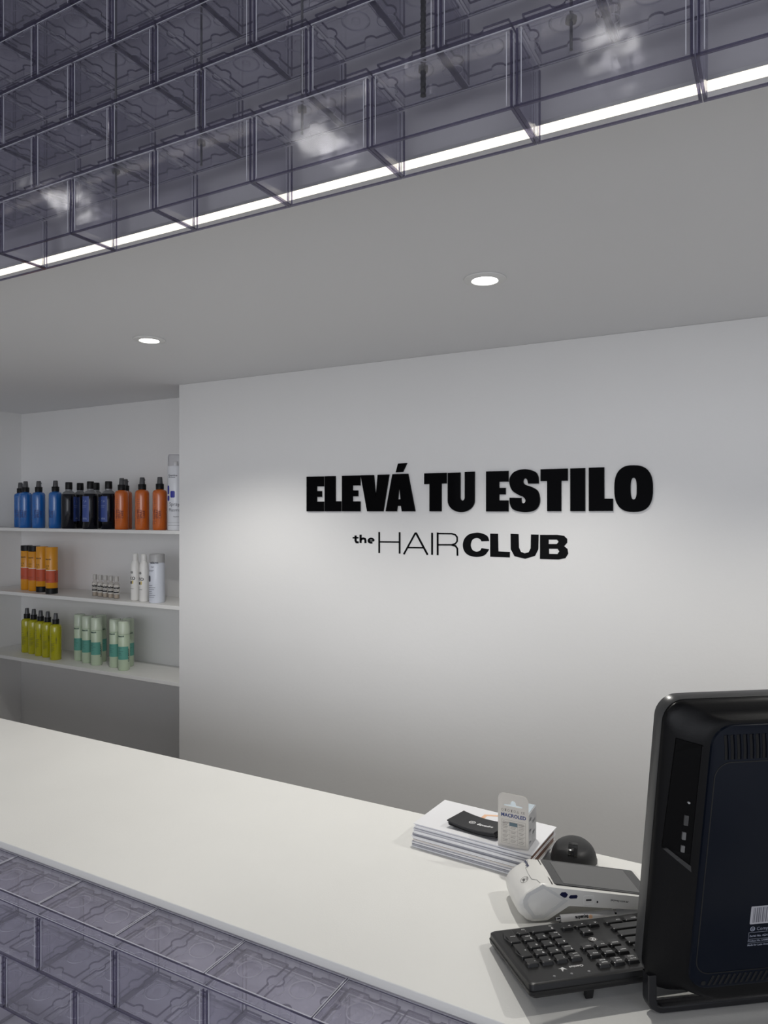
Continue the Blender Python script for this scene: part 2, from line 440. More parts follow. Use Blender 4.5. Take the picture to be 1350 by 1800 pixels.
for r in range(3):
    h0 = -.609-RISE*(r+1)
    xs = [-1.307+(PITCH/2 if r % 2 else 0)+PITCH*k for k in range(-1, 9)]
    xs = [x for x in xs if (visible(x, h0) if r else x < -.2 and visible(x, h0+.03))]
    for i, x in enumerate(xs):
        o = copy_tree(pl_) if used[0] else pl_; used[0] = True
        o.location = (x+PITCH/2, YM+.002, Z(h0))
        tag(o, f'clear plastic brick under the counter edge, {rown[r]}, {ORD[i]} in view from the left', 'brick', 'clear bricks of the counter front')
        if r == 0:
            c = copy_tree(cap0) if capused else cap0
            capused = True
            c.location = (x+PITCH/2, YM+.002, Z(-.609)+.0008)
            tag(c, f'clear flat cap closing the top brick below the counter, {ORD[i]} in view from the left', 'brick cap', 'clear caps along the counter edge')

# threaded rods the hanging bricks are strung on
for k, lab in enumerate(('second', 'third', 'fourth', 'fifth', 'sixth')):
    x = -.181-.1667*k
    bm = bmesh.new(); z0, z1 = Z(.470), Z(1.199)
    prof = [(0, z0)]
    n = 110
    for i in range(n):
        z = z0+(z1-z0)*i/n; rr = .0034 if k == 1 else .0018; prof += [(rr, z), (rr*.8, z+(z1-z0)/n*.5)]
    prof.append((0, z1))
    lathe(prof, 10, bm, closed=False)
    rod = tag(obj('threaded_rod', bm, M_ROD if k == 1 else mat('rod_steel', (.10, .10, .11), .5, metal=.4), loc=(x, YM, 0)), f'thin dark threaded rod inside the hanging clear bricks, {lab} from the right', 'rod', 'rods inside the hanging bricks')
    obj('nut', lathe([(0, Z(.498)), (.006, Z(.498)), (.006, Z(.503)), (0, Z(.503))], 6, closed=False), M_ROD, rod)

# LED profile under the soffit
led = thing('led_strip', 'long bright warm white LED strip behind the hanging bricks', 'light')
obj('housing', B(XL+.01, XR-.01, .7835, .799, Z(.4345), Z(.4385)), mat('alu', (.6, .6, .6), .4, metal=.8), led)
bm = bmesh.new(); prof = [(.7840, Z(.4344)), (.7985, Z(.4344))]+[(.79125+.00725*math.cos(a), Z(.4344)-.006*math.sin(a)) for a in [PI*k/10 for k in range(1, 10)]]
v0 = [bm.verts.new((XL+.012, y, z)) for y, z in prof]; v1 = [bm.verts.new((XR-.012, y, z)) for y, z in prof]
for i in range(len(prof)): bm.faces.new((v0[i], v0[(i+1) % len(prof)], v1[(i+1) % len(prof)], v1[i]))
bm.faces.new(v0); bm.faces.new(v1[::-1])
obj('diffuser', bm, M_LED, led)

# ------------------------------------------------------------------ recessed downlights
dl = None
for x, y, lab in ((-.515, 1.362, 'round recessed ceiling downlight, right of the two above the slogan wall'),
                  (-1.502, 1.396, 'round recessed ceiling downlight, left of the two, towards the shelf niche'),
                  (.47, 1.38, 'round recessed ceiling downlight above the black computer')):
    if dl is None:
        t = thing('downlight', lab, 'ceiling light', group='recessed downlights'); dl = t
        obj('ring', lathe([(.0275, -.0045), (.034, -.0055), (.0425, -.002), (.043, 0), (.030, 0)], 40, closed=False), M_RING, t, smooth=True)
        obj('reflector', lathe([(.030, 0), (.0275, -.0045), (.0262, -.0040), (.0255, -.0012)], 40, closed=False), mat('reflector_white', (.9, .9, .88), .3, emit=((1, .98, .92), .8)), t, smooth=True)
        obj('bulb', lathe([(0, -.0035), (.016, -.0034), (.022, -.0025), (.0255, -.0010)], 40, closed=False), M_LAMP, t, smooth=True)
    else: t = copy_tree(dl)
    t.location = (x, y, Z(HC)); tag(t, lab, 'ceiling light', 'recessed downlights')
    spot('downlight_beam', (x, y, Z(HC)-.012), SPOT_W, SPOT_ANGLE)
# three salon spots over the viewer's side
for k, (x, y) in enumerate(((-2.365, -.40), (-1.267, -.50), (-.365, -.47))):
    t = copy_tree(dl); t.location = (x, y, Z(1.2)); t.scale = (2.6, 2.6, 1)
    tag(t, 'recessed salon ceiling spot mirrored in the hanging bricks', 'ceiling light', 'salon spots over the viewer')
    spot('salon_spot_beam', (x, y, Z(1.2)-.02), 9, 100, .8, (1, .97, .92), .07)

# ------------------------------------------------------------------ wall lettering
def on_wall(scale, ox, oy, base):
    def fn(x, y, d):
        p = on_y(ox+x/scale, oy+y/scale, YW); return Vector((p.x, YW-base-d, p.z))
    return fn
f1 = on_wall(4.21875, 530, 810, .0006); f2 = on_wall(4.21875, 840, 800, .0006)
def E(x0, x1, stem, midx, y0, y1, a, b, c, d, sl=0):
    return [(x0, y0), (x1, y0-sl), (x1, a), (stem, a), (stem, b), (midx, b), (midx, c), (stem, c), (stem, d), (x1, d), (x1, y1), (x0, y1)]
S_ = curve_pts([(455, 212), (452, 160), (425, 122), (352, 105), (280, 122), (243, 165), (240, 215), (262, 265), (310, 297), (340, 310), (357, 330), (355, 350), (342, 358), (330, 350),
               (327, 318), (240, 316), (242, 360), (270, 405), (350, 423), (425, 410), (460, 365), (463, 310), (445, 262), (400, 235), (360, 222), (342, 205), (344, 183), (355, 173), (370, 182), (377, 212)], 5, sharp=(0, 14, 15, 29))
def superellipse(cx, cy, rx, ry, n=2.6, k=48):
    out = []
    for i in range(k):
        a = 2*PI*i/k; c, s = math.cos(a), math.sin(a)
        out.append((cx+rx*math.copysign(abs(c)**(2/n), c), cy+ry*math.copysign(abs(s)**(2/n), s)))
    return out
U_ = [(1090, 90), (1182, 87)]+[(1182, 270)]+arc(1199, 272, 17, 24, 180, 0, 8)[0:9]+[(1216, 84), (1288, 81), (1288, 300)]+arc(1189, 295, 99, 86, 5, 175, 18)
# the inner bend of the U goes down, so take its lower half
U_ = [(1090, 90), (1182, 87)]+[(1199-17*math.cos(a), 272+24*math.sin(a)) for a in [PI*k/8 for k in range(9)]]+[(1216, 84), (1288, 81)]+[(1189+99*math.cos(a), 296+85*math.sin(a)) for a in [PI*k/18 for k in range(19)]]
letters = [
 (f1, [E(45, 170, 118, 155, 118, 375, 190, 225, 268, 303, 2)], 'letter E opening the slogan at its far left'),
 (f1, [[(179, 115), (256, 114), (256, 300), (298, 300), (298, 375), (179, 375)]], 'letter L in the first word of the slogan'),
 (f1, [E(307, 440, 384, 424, 112, 375, 184, 220, 264, 301, 3)], 'letter E between L and V in the first word of the slogan'),
 (f1, [[(445, 108), (541, 106), (556, 278), (571, 104), (655, 102), (611, 375), (493, 375)]], 'letter V of the slogan'),
 (f1, [[(680, 100), (795, 97), (848, 375), (750, 375), (744, 335), (716, 335), (711, 375), (630, 375)], [(730, 178), (720, 286), (741, 286)]], 'letter A of the slogan, carrying an accent'),
 (f1, [[(916, 94), (1080, 89), (1080, 169), (1042, 170), (1042, 375), (955, 375), (955, 173), (916, 174)]], 'letter T opening the short second word of the slogan'),
 (f1, [U_], 'letter U of the slogan'),
 (f2, [E(66, 231, 162, 210, 122, 418, 198, 243, 292, 336, 5)], 'letter E opening the last word of the slogan'),
 (f2, [S_], 'letter S of the slogan'),
 (f2, [[(469, 106), (670, 100), (670, 190), (622, 191), (622, 416), (518, 416), (518, 193), (469, 194)]], 'letter T between S and I in the last word of the slogan'),
 (f2, [[(689, 100), (799, 97), (799, 416), (689, 416)]], 'letter I of the slogan'),
 (f2, [[(826, 94), (940, 91), (940, 323), (1005, 323), (1005, 414), (826, 415)]], 'letter L next to the closing O of the slogan'),
 (f2, [superellipse(1158, 249, 143, 173), superellipse(1158, 249, 23, 80)], 'round letter O closing the slogan at its far right'),
]
for fn, loops, lab in letters:
    o = tag(obj('sign_letter', prism(loops, fn, 0, .006), M_ACR), 'glossy black acrylic '+lab, 'sign letter', 'black acrylic letters of the wall slogan')
    if 'accent' in lab:
        obj('accent', prism([[(722, 21), (787, 17), (756, 84), (705, 87)]], fn, 0, .006), M_ACR, o)
f3 = on_wall(3.293, 600, 920, .0004)
dec = thing('wall_decal', 'black vinyl wall decal reading the HAIR CLUB under the slogan', 'sign')
def multi(loops):
    bm = bmesh.new()
    for l in loops: prism(l if isinstance(l[0][0], (tuple, list)) else [l], f3, 0, .0006, bm)
    return bm
def ring(cx, cy, rx, ry, t, a0, a1): return stroke(arc(cx, cy, rx, ry, a0, a1, 14), t)
obj('small_word', multi([stroke([(83, 70), (83, 100), (88, 109), (101, 110)], 12), stroke([(66, 83), (100, 83)], 9),
    stroke([(112, 65), (112, 113)], 12), stroke([(112, 98), (118, 90), (128, 87), (137, 90), (140, 99), (140, 114)], 12),
    ring(173, 100, 15, 12, 11, 0, -300), stroke([(160, 101), (190, 101)], 7)]), M_VINYL, dec)
obj('thin_word', multi([stroke([(220, 50), (220, 172)], 10), stroke([(338, 51), (338, 175)], 10), stroke([(220, 107), (338, 108)], 8),
    stroke([(362, 179), (429, 56)], 10), stroke([(433, 56), (500, 182)], 11), stroke([(386, 140), (478, 141)], 8), stroke([(425, 57), (437, 57)], 9),
    stroke([(526, 54), (526, 182)], 11), stroke([(558, 53), (558, 184)], 11),
    stroke([(558, 59), (640, 60), (660, 66), (671, 80), (671, 104), (660, 118), (640, 124), (558, 124)], 9),
    stroke([(640, 125), (662, 131), (672, 146), (673, 187)], 10)]), M_VINYL, dec)
Cc = curve_pts([(857, 102), (846, 74), (815, 58), (780, 54), (735, 66), (708, 100), (706, 145), (730, 180), (780, 194), (830, 184), (857, 150),
                (812, 143), (802, 158), (780, 163), (759, 152), (750, 125), (759, 96), (780, 85), (802, 90), (812, 104)], 5, sharp=(0, 10, 11, 19))
obj('heavy_word', multi([Cc, [(862, 59), (908, 60), (910, 162), (977, 165), (976, 197), (862, 193)],
    [(980, 60), (1027, 62), (1029, 140), (1040, 165), (1062, 173), (1085, 167), (1096, 145), (1098, 64), (1143, 65), (1141, 150), (1122, 188), (1065, 205), (1003, 190), (981, 150)],
    [[(1150, 66), (1250, 66), (1290, 72), (1308, 90), (1308, 112), (1290, 132), (1310, 148), (1314, 175), (1298, 201), (1260, 209), (1150, 206)],
     [(1201, 94), (1248, 94), (1258, 105), (1248, 119), (1201, 119)], [(1203, 147), (1252, 147), (1262, 162), (1252, 177), (1203, 176)]]]), M_VINYL, dec)
for o in dec.children:
    if o.name.startswith('thin'): o['label'] = 'thin hairline letters'
    if o.name.startswith('heavy'): o['label'] = 'extra heavy letters'
    if o.name.startswith('small'): o['label'] = 'small bold letters'

# ------------------------------------------------------------------ bottles of the niche
CAMDIR = PI/2+math.radians(50)+PI      # bottles face roughly this way (towards the viewer)
FACE = math.radians(-50)                # local angle of the front label as the viewer sees it
def lines_on(bm, r, a0, z_top, rows, widths, th=.0011, gap=.0042, mi=0):
    for i in range(rows):
        wd = widths[i % len(widths)]; z = z_top-i*gap
        patch(bm, r, a0, a0+wd/r, z-th, z, n=5, e=.0005, mi=mi)
def spray_bottle(col_name, col, ink, kind):
    t = thing('spray_bottle', '', 'bottle')
    r = .0268
    prof = [(0, 0), (r-.002, 0), (r, .003), (r, .143), (r-.0012, .149), (r-.005, .1540), (.0145, .1565), (.0125, .159)]
    obj('bottle', lathe(prof, 36, closed=False), mat('liquid_'+col_name, col, .16, coat=.4, spec=.6), t, smooth=True)
    obj('collar', lathe([(0, .158), (.0152, .158), (.0154, .178), (.0148, .179), (0, .179)], 28, closed=False), M_CAPB, t, smooth=True)
    bm = lathe([(0, .179), (.0112, .179), (.0092, .203), (.0082, .2055), (0, .2055)], 24, closed=False)
    box(bm, -.003, .0125, -.003, .003, .192, .199, bev=.001)
    obj('sprayer', bm, M_SPRAY, t, smooth=True)
    bm = bmesh.new(); a = FACE-.75
    if kind == 'vertical':
        for k in range(3):
            word(bm, ('NUTRI', 'SPRAY', 'CARE')[k], lambda x, y, k=k: cyl_fn(r, a+.28+k*.42)(-y, x), size=.012, ax=.045, ay=0, bold=.02)
        lines_on(bm, r, a, .12, 12, (.010, .008, .011, .006), gap=.0085)
    else:
        lines_on(bm, r, a, .118, 4, (.012, .009, .011), gap=.011)
        lines_on(bm, r, a, .076, 9, (.022, .017, .020, .012, .019), th=.0014, gap=.0045)
        word(bm, 'VITAMIN', lambda x, y: cyl_fn(r, a+1.15)(-y, x), size=.007, ax=.072, bold=.02)
    flat_obj('print', bm, mat('print_'+col_name, ink, .5), t)
    return t
def shampoo_bottle():
    t = thing('shampoo_bottle', '', 'bottle'); r = .0305
    obj('bottle', lathe([(0, 0), (r-.003, 0), (r, .004), (r, .134), (r-.002, .143), (r-.009, .152), (.013, .156)], 36, closed=False), mat('liquid_black', (.003, .0035, .008), .12, coat=.15, spec=.3), t, smooth=True)
    obj('neck', lathe([(.0285, .1425), (.0215, .1535), (.0135, .159), (.0130, .167)], 30, closed=False), mat('clear_neck', (.35, .36, .38), .1, trans=.5), t, smooth=True)
    obj('cap', lathe([(0, .165), (.0135, .165), (.0142, .167), (.0142, .193), (.013, .196), (0, .196)], 28, closed=False), M_CAPB, t, smooth=True)
    bm = bmesh.new(); a = FACE-1.35
    patch(bm, r, a, a+1.35, .030, .134, n=16)
    lb = flat_obj('label', bm, mat('label_blue', (.035, .07, .27), .45), t)
    bm = bmesh.new(); g = cyl_fn(r, a+.12, .0007)
    prism([stroke([(0, .111), (.012, .117), (.024, .1165), (.026, .113), (.018, .110)], .0017)], lambda x, y, d: g(x, y), 0, 0, bm)
    lines_on(bm, r, a+.12, .097, 2, (.028, .026), gap=.0065)
    word(bm, 'AZUL', g, size=.009, ax=.006, ay=.040, bold=.03)
    flat_obj('print', bm, mat('print_pale', (.35, .42, .6), .5), lb)
    return t
def tube_bottle(inverted):
    t = thing('orange_bottle', '', 'bottle'); r = .0245; H = .2
    cap0_, cap1 = (0, .024) if inverted else (H-.024, H)
    b0, b1 = (.0245, H) if inverted else (0, H-.0245)
    obj('body', lathe([(0, b0), (r-.001, b0), (r, b0+.002), (r, b1-.002), (r-.001, b1), (0, b1)], 32, closed=False), mat('amber_plastic', (.72, .30, .008), .3, coat=.2), t, smooth=True)
    obj('cap', lathe([(0, cap0_), (r-.0008, cap0_), (r+.0003, cap0_+.001), (r+.0003, cap1-.001), (r-.0008, cap1), (0, cap1)], 32, closed=False), M_CAPB, t, smooth=True)
    bm = bmesh.new(); patch(bm, r, 0, 2*PI, .048, .100, n=36)
    lb = flat_obj('label_band', bm, mat('label_red', (.55, .085, .03), .5), t)
    bm = bmesh.new(); patch(bm, r, FACE-.9, FACE+.9, .100, .1025, n=14)
    flat_obj('white_line', bm, mat('line_white', (.85, .8, .7), .4), lb)
    bm = bmesh.new(); a = FACE-1.0
    word(bm, 'beauté', cyl_fn(r, a), size=.0095, ay=.146, bold=.02)
    word(bm, 'sun &', cyl_fn(r, a), size=.0085, ay=.118); word(bm, 'care', cyl_fn(r, a), size=.0085, ay=.109)
    lines_on(bm, r, a, .064, 3, (.020, .026, .014), th=.0007)
    word(bm, 'PROTECT', lambda x, y: cyl_fn(r, a+2.0)(-y, x), size=.010, ax=.055, bold=.01)
    flat_obj('print', bm, M_INK, t)
    return t
def mint_bottle():
    t = thing('mint_bottle', '', 'bottle'); r = .0225
    mm = mat('mint_plastic', (.50, .60, .44), .3, coat=.2)
    obj('body', lathe([(0, 0), (r-.003, 0), (r, .004), (r, .142), (r-.002, .146), (0, .146)], 32, closed=False), mm, t, smooth=True)
    obj('cap', lathe([(r-.003, .146), (r+.0005, .1465), (r+.0005, .193), (r-.002, .198), (0, .199)], 32, closed=False), mat('mint_cap', (.56, .64, .50), .25, coat=.3), t, smooth=True)
    bm = bmesh.new(); patch(bm, r, FACE-1.3, FACE+.9, .045, .097, n=24)
    lb = flat_obj('label_band', bm, mat('teal_label', (.10, .33, .27), .5), t)
    bm = bmesh.new(); lines_on(bm, r+.0003, FACE-1.0, .091, 5, (.016, .010, .022, .013), th=.0009, gap=.0065)
    word(bm, 'beauté', cyl_fn(r+.0005, FACE-1.1), size=.0100, ay=.136, bold=.02)
    word(bm, 'CALMANT', lambda x, y: cyl_fn(r+.0002, FACE+1.15)(-y, x), size=.011, ax=.035, bold=.03)
    flat_obj('print', bm, mat('print_teal', (.02, .07, .07), .5), t)
    return t
def vial():
    t = thing('glass_vial', '', 'vial'); r = .0112
    gm = MATS.get('vial_glass') or clear_plastic('vial_glass', (.93, .92, .90), (.45, .42, .40), .12, (.7, .66, .6), wobble=.02)
    obj('glass', lathe([(0, .0), (r-.001, 0), (r, .002), (r, .056), (r-.003, .063), (.0065, .066), (.0065, .070)], 24, closed=False), gm, t, smooth=True)
    obj('liquid', lathe([(0, .0015), (r-.0016, .0015), (r-.0014, .016), (0, .016)], 20, closed=False), mat('serum', (.48, .40, .32), .2), t, smooth=True)
    obj('cap', lathe([(0, .069), (.0085, .069), (.0088, .071), (.0088, .087), (.0078, .090), (0, .090)], 20, closed=False), mat('vial_cap', (.48, .46, .43), .25), t, smooth=True)
    bm = bmesh.new(); patch(bm, r, FACE-1.6, FACE+1.6, .018, .055, n=20)
    lb = flat_obj('label', bm, mat('label_cream', (.62, .59, .54), .5), t)
    bm = bmesh.new(); word(bm, 'salerm', cyl_fn(r, FACE-1.2, .0007), size=.0125, ay=.040, bold=.06)
    lines_on(bm, r+.0003, FACE-1.1, .036, 2, (.020, .016), th=.001, gap=.003); patch(bm, r, FACE-1.2, FACE+.9, .023, .029, n=8, e=.0008)
    flat_obj('print', bm, M_INK, lb)
    return t
def white_bottle():
    t = thing('white_bottle', '', 'bottle'); r = .0178
    wp = mat('white_plastic', (.78, .77, .74), .3, coat=.2)
    obj('body', lathe([(0, 0), (r-.002, 0), (r, .003), (r, .138), (r-.002, .148), (r-.0065, .157), (.0105, .161)], 32, closed=False), wp, t, smooth=True)
    obj('cap', lathe([(.0108, .159), (.0112, .160), (.0102, .184), (.009, .186), (0, .186)], 24, closed=False), wp, t, smooth=True)
    bm = bmesh.new(); a = FACE-1.25
    word(bm, 'KB', cyl_fn(r, a), size=.0125, ay=.108, bold=.02); word(bm, 'KO', cyl_fn(r, a), size=.0165, ay=.083, bold=.03)
    patch(bm, r, a+.02, a+.55, .067, .077, n=6, e=.0006); lines_on(bm, r, a, .048, 1, (.018,))
    flat_obj('print', bm, M_INK, t)
    bm = bmesh.new(); patch(bm, r, a+.6, a+.95, .067, .080, n=4, e=.0006)
    flat_obj('gold_patch', bm, mat('gold', (.75, .6, .25), .25, metal=.9), t)
    return t
def silver_can():
    t = thing('spray_can', '', 'spray can'); r = .0305
    obj('can', lathe([(0, 0), (r-.002, 0), (r, .003), (r, .150), (r-.002, .156), (0, .157)], 36, closed=False), mat('can_white', (.66, .69, .76), .35, coat=.3), t, smooth=True)
    obj('cap', lathe([(r-.001, .1555), (r-.001, .183), (r-.003, .188), (0, .189)], 36, closed=False), mat('cap_frost', (.62, .62, .62), .3, trans=.4), t, smooth=True)
    bm = bmesh.new(); a = FACE-1.15
    word(bm, 'salerm', cyl_fn(r, a+.35), size=.012, ay=.152, ax=0, bold=.02); lines_on(bm, r, a, .127, 2, (.026, .022), gap=.0045)
    word(bm, 'hair', cyl_fn(r, a+.5), size=.008, ay=.137)
    rpatch(bm, r, a-.05, a-.05+.013/r, .082, .105, .004)
    lines_on(bm, r, a, .068, 7, (.020, .032, .028, .018), th=.0012, gap=.0075)
    flat_obj('print', bm, mat('print_slate', (.06, .065, .09), .5), t)
    return t
def tall_can():
    t = thing('hairspray_can', '', 'spray can'); r = .0325
    obj('can', lathe([(0, 0), (r-.002, 0), (r, .003), (r, .238), (r-.003, .245), (0, .246)], 36, closed=False), mat('can_bright', (.72, .73, .76), .3, coat=.3), t, smooth=True)
    obj('cap', lathe([(r-.001, .2445), (r-.001, .278), (r-.004, .288), (0, .289)], 36, closed=False),
        MATS.get('cap_clear') or clear_plastic('cap_clear', (.9, .9, .91), (.4, .4, .42), .15, (.7, .7, .72), wobble=.02), t, smooth=True)
    obj('nozzle', lathe([(0, .246), (.008, .246), (.007, .262), (0, .264)], 16, closed=False), mat('white_plastic', (.78, .77, .74), .3), t, smooth=True)
    a = FACE-1.1; bm = bmesh.new()
    for x0, x1, z0, z1, rr in ((.0155, .033, .124, .149, .004), (-.004, .009, .137, .170, .005), (-.004, .010, .112, .132, .005)):
        rpatch(bm, r, a+x0/r, a+x1/r, z0, z1, rr)
    flat_obj('blue_squares', bm, mat('print_royal', (.02, .025, .30), .4), t)
    bm = bmesh.new()
    word(bm, 'Quantice', cyl_fn(r, a), size=.010, ax=.004, ay=.205, bold=.02); word(bm, 'HAIR DESIGN', cyl_fn(r, a), size=.0050, ax=.004, ay=.199, bold=.02)
    pg_ = mat('print_grey', (.10, .10, .12), .5); flat_obj('brand_print', bm, pg_, t); bm = bmesh.new()
    word(bm, 'Spray', cyl_fn(r, a), size=.019, ax=.010, ay=.093); word(bm, 'Plasma', cyl_fn(r, a), size=.017, ax=.008, ay=.072)
    flat_obj('product_print', bm, pg_, t); bm = bmesh.new()
    word(bm, 'Fixation', cyl_fn(r, a), size=.006, ax=.028, ay=.050, bold=.02); patch(bm, r, a, a+2, .029, .0297); patch(bm, r, a, a+2, .019, .0197)
    flat_obj('print', bm, mat('print_grey', (.10, .10, .12), .5), t)
    return t
def place(o, px, Y, h, label, group, rz=0):
    p = on_y(px, 900, Y); o.location = (p.x, Y, Z(h)); o.rotation_euler = (0, 0, rz)
    o['label'] = label; o['group'] = group
def series(first, items, h, group):
    for i, (px, Y, lab, rz) in enumerate(items):
        place(first if i == 0 else copy_tree(first), px, Y, h, lab, group, rz)
HT, HM, HL = -.0697, -.3517, -.6377
series(spray_bottle('blue', (.012, .125, .42), (.01, .03, .16), 'vertical'),
   [(45, 1.995, 'blue spray bottle at the left end of the top shelf, in the front', 0),
    (68, 2.0, 'blue spray bottle on the top shelf, second of the front ones from the left', .35),
    (36, 2.066, 'blue spray bottle on the top shelf, mostly hidden behind the first blue one', .1),
    (97.5, 2.005, 'blue spray bottle on the top shelf, standing next to the black bottles', -.5)], HT, 'blue spray bottles on the top shelf')
series(shampoo_bottle(),
   [(121, 1.995, 'black shampoo bottle with black cap turned so its label is hidden, next to blue bottles', 2.2),
    (159, 1.99, 'black shampoo bottle with blue label in the middle of the black ones, in front', 0),
    (141, 2.075, 'black shampoo bottle with blue label, set back between two front bottles', .15),
    (169, 2.085, 'black shampoo bottle hidden behind the middle one, only its cap edge and side showing', .9),
    (191, 2.02, 'black shampoo bottle with blue label standing next to the orange bottles', 0)], HT, 'black shampoo bottles on the top shelf')
series(spray_bottle('orange', (.56, .12, .012), (.16, .02, .01), 'vertical'),
   [(214, 1.99, 'orange spray bottle on the top shelf, standing next to the black bottles, in front', 0),
    (220.5, 2.06, 'orange spray bottle on the top shelf, mostly hidden behind the first orange one', .3),
    (250, 1.99, 'orange spray bottle on the top shelf, second from the tall white can', .15),
    (281, 1.995, 'orange spray bottle on the top shelf, right beside the tall white can', -.1)], HT, 'orange spray bottles on the top shelf')
place(tall_can(), 310, 1.995, HT, 'tall white hairspray can with blue squares and clear cap, beside the wall corner', 'hairspray cans')
series(tube_bottle(False),
   [(47, 2.045, 'amber bottle with black cap on top, left end of the middle shelf', 0),
    (60.5, 2.03, 'amber bottle with black cap on top, second on the middle shelf', 0)], HM, 'amber bottles standing cap up')
series(tube_bottle(True),
   [(74, 2.02, 'amber bottle standing on its black cap, behind its neighbour on the middle shelf', 0),
    (91, 1.995, 'amber bottle standing on its black cap, in front, last of the amber row', 0)], HM, 'amber bottles standing on their caps')
series(vial(),
   [(167, 2.025, 'small glass vial with printed label, first of the row of vials from the left', 0),
    (176.5, 2.02, 'small glass vial with printed label, second of the row of vials', .2),
    (185.5, 2.015, 'small glass vial with printed label, middle of the row of vials', -.2),
    (195, 2.01, 'small glass vial with printed label, fourth of the row of vials', .1),
    (205, 2.005, 'small glass vial with printed label, right end of the row of vials', 0)], HM, 'glass vials on the middle shelf')
series(white_bottle(),
   [(238, 2.005, 'slim white bottle with gold patch, left of the two on the middle shelf', 0),
    (253, 1.995, 'slim white bottle with gold patch, between its twin and the grey can', 0)], HM, 'slim white bottles on the middle shelf')
place(silver_can(), 276, 2.0, HM, 'pale grey spray can with frosted cap at the right of the middle shelf', 'spray cans')
series(spray_bottle('yellow', (.47, .44, .006), (.09, .09, .01), 'lines'),
   [(47.5, 2.055, 'yellow spray bottle, left end of the row on the lowest shelf', 0),
    (59.5, 2.05, 'yellow spray bottle, second of five on the lowest shelf', .15),
    (71.5, 2.035, 'yellow spray bottle, middle of the five on the lowest shelf', -.1),
    (84, 2.03, 'yellow spray bottle, fourth of five on the lowest shelf', .1),
    (98, 2.01, 'yellow spray bottle in front at the right end of the five', 0)], HL, 'yellow spray bottles on the lowest shelf')
for o in [o for o in COL.objects if o.get('group') == 'yellow spray bottles on the lowest shelf']: o.scale = (.88, .88, .97)
series(mint_bottle(),
   [(140, 2.05, 'mint green bottle with teal band, first at the left of the larger mint cluster', 0),
    (154, 2.035, 'mint green bottle with teal band, second in the larger mint cluster', .1),
    (170, 2.02, 'mint green bottle with teal band, in front at the right of the larger cluster', 0),
    (177.5, 2.078, 'mint green bottle behind the larger cluster, its cap showing at the right', .9),
    (202.5, 2.03, 'mint green bottle with teal band, left one of the smaller mint cluster', 0),
    (218, 2.008, 'mint green bottle with teal band, in front in the smaller mint cluster', .05),
    (225.5, 2.068, 'mint green bottle behind the smaller cluster, its cap showing at the right', .9)], HL, 'mint green bottles on the lowest shelf')

# ------------------------------------------------------------------ things on the counter
ZT = Z(HB)+.0003
# brochure stack
br = thing('brochure_stack', 'thick stack of white folded brochures near the counter back edge', 'brochures', (-.547, 1.098, ZT), math.radians(-3.5))
LX, LY, n = .209, .125, 13
cols = [mat('paper_white', (.80, .80, .82), .6), mat('paper_grey', (.42, .42, .46), .6), mat('paper_warm', (.66, .62, .60), .6)]
z = 0
def sheet(bm, x0, x1, y0, y1, z0, z1, curl=0, r=.004, mi=0):
    """a bundle of sheets; curl lifts its right end"""
    k = 16; top = []; 
    rows = []
    for i in range(k+1):
        x = x0+(x1-x0)*i/k; c = curl*max(0, (i/k-.7)/.3)**2
        rows.append([bm.verts.new((x, y, zz+c)) for y, zz in ((y0, z0), (y1, z0), (y1, z1), (y0, z1))])
    for a, b in zip(rows, rows[1:]):
        for j in range(4): bm.faces.new((a[j], a[(j+1) % 4], b[(j+1) % 4], b[j])).material_index = mi
    bm.faces.new(rows[0]).material_index = mi; bm.faces.new(rows[-1][::-1]).material_index = mi
random.seed(4)
bm = bmesh.new()
hs = [.0032, .0026, .0030, .0024, .0030, .0028, .0025, .0030, .0027, .0028, .0024, .0026, .0024]
for i, h in enumerate(hs):
    dx, dy = random.uniform(-.0025, .0025), random.uniform(-.0022, .002)
    if i > 9: dy += .0015*(i-9)
    sheet(bm, dx, LX+dx, dy, LY+dy, z, z+h*.80, mi=(0, 1, 0, 0, 2, 0, 0, 1, 0, 0, 0, 0, 0)[i]); z += h*.80
    sheet(bm, dx+.001, LX+dx-.001, dy+.0012, LY+dy-.001, z, z+h*.2, mi=1); z += h*.2
obj('lower_sheets', bm, cols, br)
bm = bmesh.new(); sheet(bm, -.002, LX+.004, .006, LY-.001, z, z+.0016, curl=0); 
top = obj('top_sheet', bm, cols, br)
bm = bmesh.new()
hexo = [(.112+.028*math.cos(a), .092+.023*math.sin(a)) for a in [PI/6+k*PI/3 for k in range(6)]]; hexi = [(.112+.020*math.cos(a), .092+.016*math.sin(a)) for a in [PI/6+k*PI/3 for k in range(6)]]
prism([hexo, hexi], lambda x, y, d: Vector((x, y, z+.0018)), 0, 0, bm)
flat_obj('orange_emblem', bm, mat('print_peach', (.80, .50, .32), .6), top)
bm = bmesh.new(); box(bm, LX-.003, LX+.0015, .010, LY-.01, z-.020, z-.0005)
obj('brown_fold', bm, mat('print_brown', (.22, .12, .09), .5, var=.5, vscale=60), br)
ZB = ZT+z+.0017
